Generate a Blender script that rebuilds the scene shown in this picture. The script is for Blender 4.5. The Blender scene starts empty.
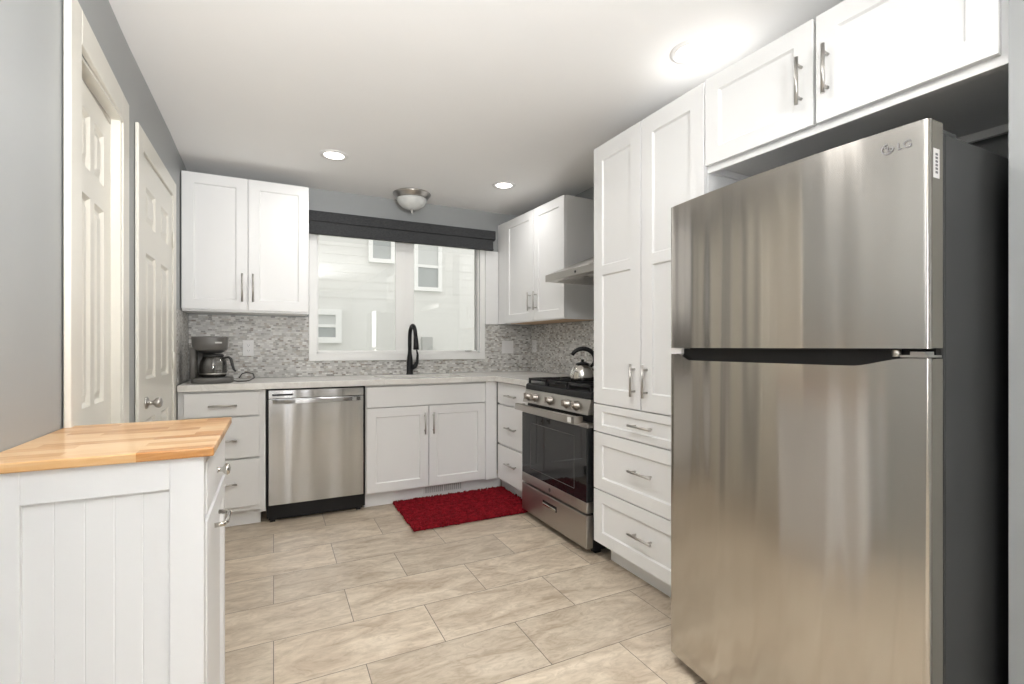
import bpy, math, random
from mathutils import Vector, Matrix

# ------------------------------------------------------------------ camera, world, lights, exposure
scene = bpy.context.scene
col = scene.collection
F_PX = 484.0
cam_d = bpy.data.cameras.new('camera')
cam = bpy.data.objects.new('camera', cam_d); col.objects.link(cam)
cam_d.sensor_fit = 'HORIZONTAL'; cam_d.sensor_width = 36.0
cam_d.lens = 36.0 * F_PX / 1024.0
cam_d.shift_y = (346.8 - 342.0) / 1024.0
cam_d.clip_start = 0.02
cam.location = (0, 0, 1.145)
cam.rotation_euler = (math.pi / 2, 0, -0.4578)
scene.camera = cam

world = bpy.data.worlds.new('overcast_sky'); scene.world = world
world.use_nodes = True
wn = world.node_tree.nodes; wl = world.node_tree.links
wn.clear()
w_out = wn.new('ShaderNodeOutputWorld'); w_bg = wn.new('ShaderNodeBackground')
w_bg.inputs['Color'].default_value = (1.0, 0.985, 0.965, 1); w_bg.inputs['Strength'].default_value = 1.32
wl.new(w_bg.outputs[0], w_out.inputs[0])

vs = scene.view_settings
vs.view_transform = 'Standard'; vs.look = 'None'; vs.gamma = 1.0; vs.use_curve_mapping = False
vs.exposure = 0.36

def area_light(name, loc, direction, size, size_y, power, color=(1, 1, 1), shape='RECTANGLE', spread=math.pi):
    d = bpy.data.lights.new(name, 'AREA'); d.shape = shape; d.size = size
    if shape == 'RECTANGLE': d.size_y = size_y
    d.energy = power; d.color = color; d.spread = spread
    o = bpy.data.objects.new(name, d); col.objects.link(o)
    o.location = loc
    o.rotation_euler = Vector(direction).to_track_quat('-Z', 'Y').to_euler()
    return o

# fill lights added at made-up window openings in the unseen room behind
area_light('rear_fill', (-0.55, -3.28, 1.5), (0.12, 1, 0.12), 0.75, 1.3, 22, (1.0, 0.995, 0.985))
area_light('side_fill', (-2.98, -1.6, 1.5), (1, 0.15, 0.12), 1.7, 1.3, 30, (0.985, 0.99, 1.0))
# fill light added behind the camera to brighten the ceiling, like bounced flash
area_light('bounce_fill', (0.2, -1.3, 1.35), (-0.2, 1.0, 0.9), 0.6, 0.6, 60, (0.99, 0.995, 1.0), spread=math.radians(98))
CAN_POWER = 3.4
CAN_COLOR = (1.0, 0.985, 0.965)

# ------------------------------------------------------------------ constants of the room (metres)
XL, XR, YB, ZC = -0.54, 2.22, 4.09, 2.385
X_END, Y_END = 1.60, 0.522          # wall stub beside the refrigerator
YREAR, XFAR = -3.3, -3.0
rnd = random.Random(7)

# ------------------------------------------------------------------ materials
def new_mat(name):
    m = bpy.data.materials.new(name); m.use_nodes = True
    return m, m.node_tree.nodes, m.node_tree.links, m.node_tree.nodes['Principled BSDF']

def paint(name, color, rough=0.5, metal=0.0, var=0.03, scale=6.0, bump=0.0, bscale=200.0, coat=0.0, spec=0.5):
    m, n, l, b = new_mat(name)
    tc = n.new('ShaderNodeTexCoord'); no = n.new('ShaderNodeTexNoise')
    no.inputs['Scale'].default_value = scale; no.inputs['Detail'].default_value = 3
    l.new(tc.outputs['Object'], no.inputs['Vector'])
    mr = n.new('ShaderNodeMapRange'); mr.inputs[3].default_value = 1 - var; mr.inputs[4].default_value = 1 + var
    l.new(no.outputs[0], mr.inputs[0])
    mx = n.new('ShaderNodeVectorMath'); mx.operation = 'SCALE'; mx.inputs[0].default_value = color
    l.new(mr.outputs[0], mx.inputs['Scale'])
    l.new(mx.outputs[0], b.inputs['Base Color'])
    b.inputs['Roughness'].default_value = rough; b.inputs['Metallic'].default_value = metal
    b.inputs['Specular IOR Level'].default_value = spec
    if coat: b.inputs['Coat Weight'].default_value = coat; b.inputs['Coat Roughness'].default_value = 0.1
    if bump:
        n2 = n.new('ShaderNodeTexNoise'); n2.inputs['Scale'].default_value = bscale
        l.new(tc.outputs['Object'], n2.inputs['Vector'])
        bp = n.new('ShaderNodeBump'); bp.inputs['Strength'].default_value = bump; bp.inputs['Distance'].default_value = 0.002
        l.new(n2.outputs[0], bp.inputs['Height']); l.new(bp.outputs[0], b.inputs['Normal'])
    return m

def steel(name, color=(0.62, 0.61, 0.6), rough=0.22, aniso=0.75, stretch=(60, 60, 1.2), streak=0.05, rot=0.25, wob=0.0):
    m, n, l, b = new_mat(name)
    tc = n.new('ShaderNodeTexCoord'); mp = n.new('ShaderNodeMapping'); mp.inputs['Scale'].default_value = stretch
    no = n.new('ShaderNodeTexNoise'); no.inputs['Scale'].default_value = 4; no.inputs['Detail'].default_value = 4
    l.new(tc.outputs['Object'], mp.inputs['Vector']); l.new(mp.outputs[0], no.inputs['Vector'])
    mr = n.new('ShaderNodeMapRange'); mr.inputs[3].default_value = rough - streak; mr.inputs[4].default_value = rough + streak
    l.new(no.outputs[0], mr.inputs[0]); l.new(mr.outputs[0], b.inputs['Roughness'])
    b.inputs['Base Color'].default_value = (*color, 1); b.inputs['Metallic'].default_value = 1.0
    b.inputs['Anisotropic'].default_value = aniso; b.inputs['Anisotropic Rotation'].default_value = rot
    tg = n.new('ShaderNodeTangent'); tg.direction_type = 'RADIAL'; tg.axis = 'Z'
    l.new(tg.outputs[0], b.inputs['Tangent'])
    if wob:
        n2 = n.new('ShaderNodeTexNoise'); n2.inputs['Scale'].default_value = 1.0; n2.inputs['Detail'].default_value = 1
        mp2 = n.new('ShaderNodeMapping'); mp2.inputs['Scale'].default_value = (8, 8, 0.35)
        l.new(tc.outputs['Object'], mp2.inputs['Vector']); l.new(mp2.outputs[0], n2.inputs['Vector'])
        bp = n.new('ShaderNodeBump'); bp.inputs['Strength'].default_value = wob; bp.inputs['Distance'].default_value = 0.02
        l.new(n2.outputs[0], bp.inputs['Height']); l.new(bp.outputs[0], b.inputs['Normal'])
    return m

def glossy_pane(name, tint=(1, 1, 1), rough=0.0, mix=0.08):
    m, n, l, b = new_mat(name)
    n.remove(b); out = n['Material Output']
    tr = n.new('ShaderNodeBsdfTransparent'); tr.inputs[0].default_value = (*tint, 1)
    gl = n.new('ShaderNodeBsdfGlossy'); gl.inputs['Roughness'].default_value = rough
    fr = n.new('ShaderNodeFresnel'); fr.inputs['IOR'].default_value = 1.5
    ad = n.new('ShaderNodeMath'); ad.operation = 'MULTIPLY_ADD'; ad.inputs[1].default_value = 1.1; ad.inputs[2].default_value = mix - 0.06
    l.new(fr.outputs[0], ad.inputs[0])
    ms = n.new('ShaderNodeMixShader'); l.new(ad.outputs[0], ms.inputs[0]); l.new(tr.outputs[0], ms.inputs[1]); l.new(gl.outputs[0], ms.inputs[2])
    l.new(ms.outputs[0], out.inputs[0])
    return m

def emitter(name, color, strength):
    m, n, l, b = new_mat(name)
    b.inputs['Base Color'].default_value = (0.9, 0.9, 0.9, 1)
    b.inputs['Emission Color'].default_value = (*color, 1); b.inputs['Emission Strength'].default_value = strength
    return m

def mosaic(name, horiz):
    """glass and stone strip mosaic; horiz = axis that runs along the wall"""
    m, n, l, b = new_mat(name)
    tc = n.new('ShaderNodeTexCoord'); sp = n.new('ShaderNodeSeparateXYZ'); cb = n.new('ShaderNodeCombineXYZ')
    l.new(tc.outputs['Object'], sp.inputs[0]); l.new(sp.outputs[horiz], cb.inputs[0]); l.new(sp.outputs['Z'], cb.inputs[1])
    ad = n.new('ShaderNodeVectorMath'); ad.inputs[1].default_value = (20, 20, 0); l.new(cb.outputs[0], ad.inputs[0])
    br = n.new('ShaderNodeTexBrick')
    br.inputs['Color1'].default_value = (0, 0, 0, 1); br.inputs['Color2'].default_value = (1, 1, 1, 1); br.inputs['Mortar'].default_value = (0.5, 0.5, 0.5, 1)
    br.inputs['Scale'].default_value = 1; br.inputs['Brick Width'].default_value = 0.029; br.inputs['Row Height'].default_value = 0.0128
    br.inputs['Mortar Size'].default_value = 0.0009; br.inputs['Bias'].default_value = 0.0
    br.offset = 0.42; br.offset_frequency = 2; br.squash = 0.7; br.squash_frequency = 3
    l.new(ad.outputs[0], br.inputs['Vector'])
    cr = n.new('ShaderNodeValToRGB'); cr.color_ramp.interpolation = 'CONSTANT'
    pal = [(0.0, (0.26, 0.25, 0.23)), (0.07, (0.52, 0.51, 0.49)), (0.24, (0.38, 0.365, 0.34)), (0.34, (0.66, 0.65, 0.62)), (0.55, (0.47, 0.435, 0.39)),
           (0.63, (0.58, 0.57, 0.555)), (0.78, (0.42, 0.41, 0.385)), (0.86, (0.74, 0.735, 0.71)), (0.96, (0.30, 0.265, 0.23))]
    cr.color_ramp.elements[0].position = 0; cr.color_ramp.elements[0].color = (*pal[0][1], 1)
    cr.color_ramp.elements[1].position = pal[1][0]; cr.color_ramp.elements[1].color = (*pal[1][1], 1)
    for p, c in pal[2:]:
        e = cr.color_ramp.elements.new(p); e.color = (*c, 1)
    l.new(br.outputs['Color'], cr.inputs[0])
    mx = n.new('ShaderNodeMix'); mx.data_type = 'RGBA'; l.new(br.outputs['Fac'], mx.inputs[0])
    l.new(cr.outputs[0], mx.inputs[6]); mx.inputs[7].default_value = (0.55, 0.535, 0.505, 1)
    l.new(mx.outputs[2], b.inputs['Base Color'])
    rr = n.new('ShaderNodeMapRange'); rr.inputs[3].default_value = 0.3; rr.inputs[4].default_value = 0.55
    l.new(br.outputs['Color'], rr.inputs[0]); l.new(rr.outputs[0], b.inputs['Roughness'])
    bp = n.new('ShaderNodeBump'); bp.inputs['Strength'].default_value = 0.4; bp.inputs['Distance'].default_value = 0.0015; bp.invert = True
    l.new(br.outputs['Fac'], bp.inputs['Height']); l.new(bp.outputs[0], b.inputs['Normal'])
    return m

def floor_tiles():
    m, n, l, b = new_mat('travertine_look_floor_tile')
    tc = n.new('ShaderNodeTexCoord'); ad = n.new('ShaderNodeVectorMath'); ad.inputs[1].default_value = (60.3, 60.0, 0)
    l.new(tc.outputs['Object'], ad.inputs[0])
    br = n.new('ShaderNodeTexBrick')
    br.inputs['Color1'].default_value = (0, 0, 0, 1); br.inputs['Color2'].default_value = (1, 1, 1, 1); br.inputs['Mortar'].default_value = (0.5, 0.5, 0.5, 1)
    br.inputs['Scale'].default_value = 1; br.inputs['Brick Width'].default_value = 0.6; br.inputs['Row Height'].default_value = 0.3
    br.inputs['Mortar Size'].default_value = 0.0016; br.inputs['Mortar Smooth'].default_value = 0.15
    br.offset = 0.5; br.offset_frequency = 2
    l.new(ad.outputs[0], br.inputs['Vector'])
    # each tile shifts the stone pattern
    sh = n.new('ShaderNodeVectorMath'); sh.operation = 'SCALE'; sh.inputs['Scale'].default_value = 23.0
    l.new(br.outputs['Color'], sh.inputs[0])
    v = n.new('ShaderNodeVectorMath'); l.new(ad.outputs[0], v.inputs[0]); l.new(sh.outputs[0], v.inputs[1])
    mp = n.new('ShaderNodeMapping'); mp.inputs['Rotation'].default_value = (0, 0, 0.45); mp.inputs['Scale'].default_value = (1.0, 2.6, 1)
    l.new(v.outputs[0], mp.inputs['Vector'])
    n1 = n.new('ShaderNodeTexNoise'); n1.inputs['Scale'].default_value = 3.2; n1.inputs['Detail'].default_value = 8; n1.inputs['Roughness'].default_value = 0.62; n1.inputs['Distortion'].default_value = 1.2
    l.new(mp.outputs[0], n1.inputs['Vector'])
    n2 = n.new('ShaderNodeTexNoise'); n2.inputs['Scale'].default_value = 11; n2.inputs['Detail'].default_value = 6; n2.inputs['Distortion'].default_value = 1.6; n2.inputs['Roughness'].default_value = 0.7
    l.new(mp.outputs[0], n2.inputs['Vector'])
    cr = n.new('ShaderNodeValToRGB')
    cr.color_ramp.elements[0].position = 0.33; cr.color_ramp.elements[0].color = (0.43, 0.345, 0.26, 1)
    cr.color_ramp.elements[1].position = 0.66; cr.color_ramp.elements[1].color = (0.67, 0.585, 0.475, 1)
    e = cr.color_ramp.elements.new(0.5); e.color = (0.56, 0.475, 0.375, 1)
    l.new(n1.outputs[0], cr.inputs[0])
    c2 = n.new('ShaderNodeValToRGB')
    c2.color_ramp.elements[0].position = 0.36; c2.color_ramp.elements[0].color = (0.78, 0.75, 0.7, 1)
    c2.color_ramp.elements[1].position = 0.56; c2.color_ramp.elements[1].color = (1.06, 1.05, 1.03, 1)
    l.new(n2.outputs[0], c2.inputs[0])
    mu = n.new('ShaderNodeMix'); mu.data_type = 'RGBA'; mu.blend_type = 'MULTIPLY'; mu.inputs[0].default_value = 0.75
    l.new(cr.outputs[0], mu.inputs[6]); l.new(c2.outputs[0], mu.inputs[7])
    tv = n.new('ShaderNodeMapRange'); tv.inputs[3].default_value = 0.9; tv.inputs[4].default_value = 1.08; l.new(br.outputs['Color'], tv.inputs[0])
    sc = n.new('ShaderNodeVectorMath'); sc.operation = 'SCALE'; l.new(mu.outputs[2], sc.inputs[0]); l.new(tv.outputs[0], sc.inputs['Scale'])
    mx = n.new('ShaderNodeMix'); mx.data_type = 'RGBA'; l.new(br.outputs['Fac'], mx.inputs[0]); l.new(sc.outputs[0], mx.inputs[6])
    mx.inputs[7].default_value = (0.16, 0.135, 0.115, 1)
    l.new(mx.outputs[2], b.inputs['Base Color'])
    rr = n.new('ShaderNodeMapRange'); rr.inputs[3].default_value = 0.3; rr.inputs[4].default_value = 0.48; l.new(n2.outputs[0], rr.inputs[0])
    l.new(rr.outputs[0], b.inputs['Roughness'])
    bp = n.new('ShaderNodeBump'); bp.inputs['Strength'].default_value = 0.5; bp.inputs['Distance'].default_value = 0.001; bp.invert = True
    l.new(br.outputs['Fac'], bp.inputs['Height'])
    b2 = n.new('ShaderNodeBump'); b2.inputs['Strength'].default_value = 0.12; b2.inputs['Distance'].default_value = 0.001
    l.new(n2.outputs[0], b2.inputs['Height']); l.new(bp.outputs[0], b2.inputs['Normal']); l.new(b2.outputs[0], b.inputs['Normal'])
    return m

def butcher():
    m, n, l, b = new_mat('butcher_block')
    tc = n.new('ShaderNodeTexCoord'); ad = n.new('ShaderNodeVectorMath'); ad.inputs[1].default_value = (20, 20, 20)
    l.new(tc.outputs['Object'], ad.inputs[0])
    sp = n.new('ShaderNodeSeparateXYZ'); l.new(ad.outputs[0], sp.inputs[0])
    cb = n.new('ShaderNodeCombineXYZ'); l.new(sp.outputs['X'], cb.inputs[0]); l.new(sp.outputs['Y'], cb.inputs[1])
    br = n.new('ShaderNodeTexBrick'); br.offset = 0.37; br.offset_frequency = 2
    br.inputs['Color1'].default_value = (0, 0, 0, 1); br.inputs['Color2'].default_value = (1, 1, 1, 1)
    br.inputs['Scale'].default_value = 1; br.inputs['Brick Width'].default_value = 0.21; br.inputs['Row Height'].default_value = 0.042; br.inputs['Mortar Size'].default_value = 0.0
    l.new(cb.outputs[0], br.inputs['Vector'])
    sh = n.new('ShaderNodeVectorMath'); sh.operation = 'SCALE'; sh.inputs['Scale'].default_value = 11.0; l.new(br.outputs['Color'], sh.inputs[0])
    v = n.new('ShaderNodeVectorMath'); l.new(ad.outputs[0], v.inputs[0]); l.new(sh.outputs[0], v.inputs[1])
    mp = n.new('ShaderNodeMapping'); mp.inputs['Scale'].default_value = (2.2, 22, 22); l.new(v.outputs[0], mp.inputs['Vector'])
    no = n.new('ShaderNodeTexNoise'); no.inputs['Scale'].default_value = 3; no.inputs['Detail'].default_value = 5; no.inputs['Distortion'].default_value = 0.8
    l.new(mp.outputs[0], no.inputs['Vector'])
    a = n.new('ShaderNodeMath'); a.operation = 'MULTIPLY_ADD'; a.inputs[1].default_value = 0.5; l.new(br.outputs['Color'], a.inputs[0])
    a2 = n.new('ShaderNodeMath'); a2.operation = 'MULTIPLY'; a2.inputs[1].default_value = 0.6; l.new(no.outputs[0], a2.inputs[0]); l.new(a2.outputs[0], a.inputs[2])
    cr = n.new('ShaderNodeValToRGB')
    cr.color_ramp.elements[0].position = 0.2; cr.color_ramp.elements[0].color = (0.80, 0.575, 0.34, 1)
    cr.color_ramp.elements[1].position = 0.8; cr.color_ramp.elements[1].color = (0.50, 0.215, 0.055, 1)
    e = cr.color_ramp.elements.new(0.52); e.color = (0.72, 0.43, 0.19, 1)
    l.new(a.outputs[0], cr.inputs[0]); l.new(cr.outputs[0], b.inputs['Base Color'])
    b.inputs['Roughness'].default_value = 0.3; b.inputs['Coat Weight'].default_value = 0.3; b.inputs['Coat Roughness'].default_value = 0.15
    return m

def quartz():
    m, n, l, b = new_mat('white_quartz')
    tc = n.new('ShaderNodeTexCoord'); no = n.new('ShaderNodeTexNoise'); no.inputs['Scale'].default_value = 3.5; no.inputs['Detail'].default_value = 8; no.inputs['Distortion'].default_value = 2.5
    l.new(tc.outputs['Object'], no.inputs['Vector'])
    cr = n.new('ShaderNodeValToRGB')
    cr.color_ramp.elements[0].position = 0.42; cr.color_ramp.elements[0].color = (0.78, 0.765, 0.73, 1)
    cr.color_ramp.elements[1].position = 0.56; cr.color_ramp.elements[1].color = (0.76, 0.745, 0.71, 1)
    e = cr.color_ramp.elements.new(0.49); e.color = (0.71, 0.69, 0.655, 1)
    l.new(no.outputs[0], cr.inputs[0]); l.new(cr.outputs[0], b.inputs['Base Color'])
    b.inputs['Roughness'].default_value = 0.18
    return m

def siding():
    m, n, l, b = new_mat('pale_lap_siding')
    tc = n.new('ShaderNodeTexCoord'); no = n.new('ShaderNodeTexNoise'); no.inputs['Scale'].default_value = 2.0
    mp = n.new('ShaderNodeMapping'); mp.inputs['Scale'].default_value = (1, 1, 30); l.new(tc.outputs['Object'], mp.inputs[0]); l.new(mp.outputs[0], no.inputs['Vector'])
    cr = n.new('ShaderNodeValToRGB'); cr.color_ramp.elements[0].color = (0.70, 0.695, 0.675, 1); cr.color_ramp.elements[1].color = (0.76, 0.755, 0.735, 1)
    l.new(no.outputs[0], cr.inputs[0]); l.new(cr.outputs[0], b.inputs['Base Color']); b.inputs['Roughness'].default_value = 0.7
    return m

def fabric(name, c1, c2, scale=90):
    m, n, l, b = new_mat(name)
    tc = n.new('ShaderNodeTexCoord'); mp = n.new('ShaderNodeMapping'); mp.inputs['Scale'].default_value = (1, 1, 4); l.new(tc.outputs['Object'], mp.inputs[0])
    no = n.new('ShaderNodeTexNoise'); no.inputs['Scale'].default_value = scale; no.inputs['Detail'].default_value = 4; l.new(mp.outputs[0], no.inputs['Vector'])
    cr = n.new('ShaderNodeValToRGB'); cr.color_ramp.elements[0].position = 0.35; cr.color_ramp.elements[1].position = 0.7
    cr.color_ramp.elements[0].color = (*c1, 1); cr.color_ramp.elements[1].color = (*c2, 1)
    l.new(no.outputs[0], cr.inputs[0]); l.new(cr.outputs[0], b.inputs['Base Color']); b.inputs['Roughness'].default_value = 0.9
    b.inputs['Specular IOR Level'].default_value = 0.15
    return m

WHITE = paint('cabinet_white_paint', (0.82, 0.82, 0.815), 0.38, var=0.008, spec=0.35)
CART_WHITE = paint('cart_white_paint', (0.80, 0.805, 0.81), 0.42, var=0.01, spec=0.35)
TRIM = paint('door_cream_paint', (0.80, 0.775, 0.70), 0.3, var=0.01)
WALL = paint('grey_wall_paint', (0.365, 0.377, 0.378), 0.45, var=0.015, bump=0.05)
CEIL = paint('ceiling_white_paint', (0.90, 0.895, 0.885), 0.85, var=0.01, bump=0.05, spec=0.2)
VINYL = paint('window_vinyl_white', (0.87, 0.87, 0.85), 0.35, var=0.01)
STEEL = steel('brushed_stainless', (0.54, 0.51, 0.47), 0.15, aniso=0.88, streak=0.02, wob=0.4)
STEEL_DW = steel('brushed_stainless_dishwasher', (0.50, 0.50, 0.50), 0.2, wob=0.6)
STEEL_RANGE = steel('range_stainless', (0.47, 0.445, 0.415), 0.32, streak=0.02)
NICKEL = paint('satin_nickel', (0.52, 0.50, 0.475), 0.28, 1.0, var=0.02)
CHROME = paint('polished_steel', (0.60, 0.585, 0.55), 0.12, 1.0, var=0.02)
BLACK = paint('black_enamel', (0.010, 0.010, 0.011), 0.3, var=0.1, spec=0.3)
MATTE_BLACK = paint('matte_black', (0.009, 0.009, 0.010), 0.45, var=0.1, spec=0.3)
GLASS_BLACK = paint('black_oven_glass', (0.012, 0.013, 0.014), 0.04, var=0.05)
FR_SIDE = paint('dark_grey_textured_steel', (0.033, 0.034, 0.034), 0.42, var=0.03, bump=0.15, bscale=350)
FR_EDGE = paint('door_edge_grey', (0.15, 0.14, 0.118), 0.45, 0.0, var=0.03)
PLASTIC_GREY = paint('grey_brown_plastic', (0.115, 0.11, 0.102), 0.35, var=0.03)
DARK_PLASTIC = paint('dark_plastic', (0.03, 0.03, 0.03), 0.4, var=0.05)
PLATE = paint('outlet_plastic', (0.78, 0.77, 0.76), 0.35, var=0.01)
SLOT = paint('outlet_slot', (0.08, 0.08, 0.08), 0.5)
DARK = paint('shadow_gap_black', (0.01, 0.01, 0.01), 0.8)
MOSAIC_X = mosaic('mosaic_tile_back', 'X'); MOSAIC_Y = mosaic('mosaic_tile_side', 'Y')
FLOOR = floor_tiles(); BUTCHER = butcher(); QUARTZ = quartz(); SIDING = siding()
SHADE = fabric('charcoal_shade_fabric', (0.04, 0.041, 0.043), (0.075, 0.077, 0.08))
RUGM = fabric('red_shag', (0.13, 0.004, 0.008), (0.33, 0.012, 0.022), 30)
GLASS = glossy_pane('window_glass', (0.97, 0.98, 0.97), 0.0, 0.09)
CARAFE = glossy_pane('carafe_glass', (0.88, 0.88, 0.87), 0.02, 0.14)
KNOB = paint('range_knob_metal', (0.36, 0.33, 0.30), 0.3, 1.0, var=0.02)
CAN_GLOW = emitter('can_lens_glow', (1.0, 0.96, 0.9), 4.0)
ALABASTER = paint('alabaster_glass', (0.70, 0.71, 0.69), 0.25, var=0.14, scale=22)
PANE_GREY = paint('neighbour_window_pane', (0.40, 0.42, 0.42), 0.15, var=0.08)
PANE_LIGHT = paint('neighbour_window_blind', (0.6, 0.61, 0.6), 0.4, var=0.04)
WHITE_EXT = paint('white_exterior_trim', (0.86, 0.86, 0.85), 0.5)
EXT_BOX = paint('utility_box_grey', (0.47, 0.47, 0.46), 0.6)
LABEL_INK = paint('label_ink', (0.15, 0.15, 0.16), 0.6)
BADGE = paint('badge_grey', (0.27, 0.265, 0.27), 0.45, 0.5)
RAWWOOD = paint('unfinished_edge_wood', (0.55, 0.38, 0.24), 0.6, var=0.1, scale=40)
GROUND = paint('outside_ground', (0.4, 0.42, 0.36), 0.9, var=0.1)

# ------------------------------------------------------------------ mesh builder
WORLD_F = (Vector((0, 0, 0)), Vector((1, 0, 0)), Vector((0, 1, 0)), Vector((0, 0, 1)))
def frame(origin, u, n):
    """u: direction along the face, n: outward normal; returns map (u, v, d) -> world"""
    return (Vector(origin), Vector(u).normalized(), Vector((0, 0, 1)), Vector(n).normalized())

class MB:
    def __init__(self, fr=None):
        self.v = []; self.f = []; self.fr = fr; self.smooth = set()
    def P(self, a, b, c):
        if self.fr is None: return Vector((a, b, c))
        o, u, w, n = self.fr
        return o + u * a + w * b + n * c
    def add(self, pts, faces, smooth=False):
        k = len(self.v); self.v += [self.P(*p) for p in pts]
        for f in faces:
            if smooth: self.smooth.add(len(self.f))
            self.f.append([i + k for i in f])
        return self
    def box(self, a0, b0, c0, a1, b1, c1):
        pts = [(a0, b0, c0), (a1, b0, c0), (a1, b1, c0), (a0, b1, c0), (a0, b0, c1), (a1, b0, c1), (a1, b1, c1), (a0, b1, c1)]
        return self.add(pts, [(0, 3, 2, 1), (4, 5, 6, 7), (0, 1, 5, 4), (1, 2, 6, 5), (2, 3, 7, 6), (3, 0, 4, 7)])
    def tube(self, path, radii, seg=12, cap=True, flat=1.0):
        """swept tube through local points"""
        pts = [Vector(p) for p in path]
        if not hasattr(radii, '__len__'): radii = [radii] * len(pts)
        rings = []; prev = None
        for i, p in enumerate(pts):
            if i == 0: t = pts[1] - pts[0]
            elif i == len(pts) - 1: t = pts[-1] - pts[-2]
            else: t = (pts[i + 1] - pts[i]).normalized() + (pts[i] - pts[i - 1]).normalized()
            t.normalize()
            if prev is None:
                a = Vector((0, 0, 1)) if abs(t.z) < 0.9 else Vector((1, 0, 0))
                x = t.cross(a).normalized()
            else:
                x = (prev - t * prev.dot(t)).normalized()
            prev = x; y = t.cross(x)
            rings.append([p + x * (radii[i] * math.cos(2 * math.pi * k / seg)) + y * (radii[i] * flat * math.sin(2 * math.pi * k / seg)) for k in range(seg)])
        vs_ = [tuple(q) for r in rings for q in r]; fs = []
        for i in range(len(rings) - 1):
            for k in range(seg):
                a = i * seg + k; b_ = i * seg + (k + 1) % seg
                fs.append((a, b_, b_ + seg, a + seg))
        self.add(vs_, fs, True)
        if cap:
            k = len(self.v) - len(vs_)
            self.f.append([k + i for i in range(seg)][::-1]); self.f.append([k + (len(rings) - 1) * seg + i for i in range(seg)])
        return self
    def lathe(self, center, prof, seg=32, axis='z', sx=1.0, sy=1.0, cap=True):
        """prof: list of (r, h) going along axis"""
        cx, cy, cz = center; pts = []
        for r, h in prof:
            for k in range(seg):
                a = 2 * math.pi * k / seg; x = r * math.cos(a) * sx; y = r * math.sin(a) * sy
                if axis == 'z': pts.append((cx + x, cy + y, cz + h))
                elif axis == 'x': pts.append((cx + h, cy + x, cz + y))
                else: pts.append((cx + x, cy + h, cz + y))
        fs = []
        for i in range(len(prof) - 1):
            for k in range(seg):
                a = i * seg + k; b_ = i * seg + (k + 1) % seg
                fs.append((a, b_, b_ + seg, a + seg))
        self.add(pts, fs, True)
        if cap:
            k = len(self.v) - len(pts)
            self.f.append([k + i for i in range(seg)][::-1]); self.f.append([k + (len(prof) - 1) * seg + i for i in range(seg)])
        return self
    def prism(self, poly, c0, c1):
        """polygon in (a,b) extruded along c"""
        n_ = len(poly)
        pts = [(a, b, c0) for a, b in poly] + [(a, b, c1) for a, b in poly]
        fs = [list(range(n_))[::-1], list(range(n_, 2 * n_))] + [(i, (i + 1) % n_, n_ + (i + 1) % n_, n_ + i) for i in range(n_)]
        return self.add(pts, fs)
    def build(self, name, mat, parent=None, bevel=0.0, segs=2, angle=0.6):
        me = bpy.data.meshes.new(name)
        o = bpy.data.objects.new(name, me); col.objects.link(o)
        off = Vector((0, 0, 0))
        if parent is not None:
            o.parent = parent; off = wpos(parent)
        me.from_pydata([tuple(p - off) for p in self.v], [], self.f)
        import bmesh
        bm = bmesh.new(); bm.from_mesh(me); bmesh.ops.recalc_face_normals(bm, faces=bm.faces); bm.to_mesh(me); bm.free()
        for i in self.smooth: me.polygons[i].use_smooth = True
        me.materials.append(mat)
        if bevel:
            md = o.modifiers.new('bevel', 'BEVEL'); md.width = bevel; md.segments = segs; md.limit_method = 'ANGLE'; md.angle_limit = angle
            md.harden_normals = False
        return o

def wpos(o):
    p = Vector(o.location)
    while o.parent is not None:
        o = o.parent; p = p + Vector(o.location)
    return p

def thing(name, label, cat, loc=(0, 0, 0), group=None):
    o = bpy.data.objects.new(name, None); col.objects.link(o); o.location = loc; o.empty_display_size = 0.05
    o['label'] = label; o['category'] = cat
    if group: o['group'] = group
    return o

def struct(name, mb, m, parent=None, bevel=0.0):
    o = mb.build(name, m, parent, bevel)
    if parent is None: o['kind'] = 'structure'
    return o

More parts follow.
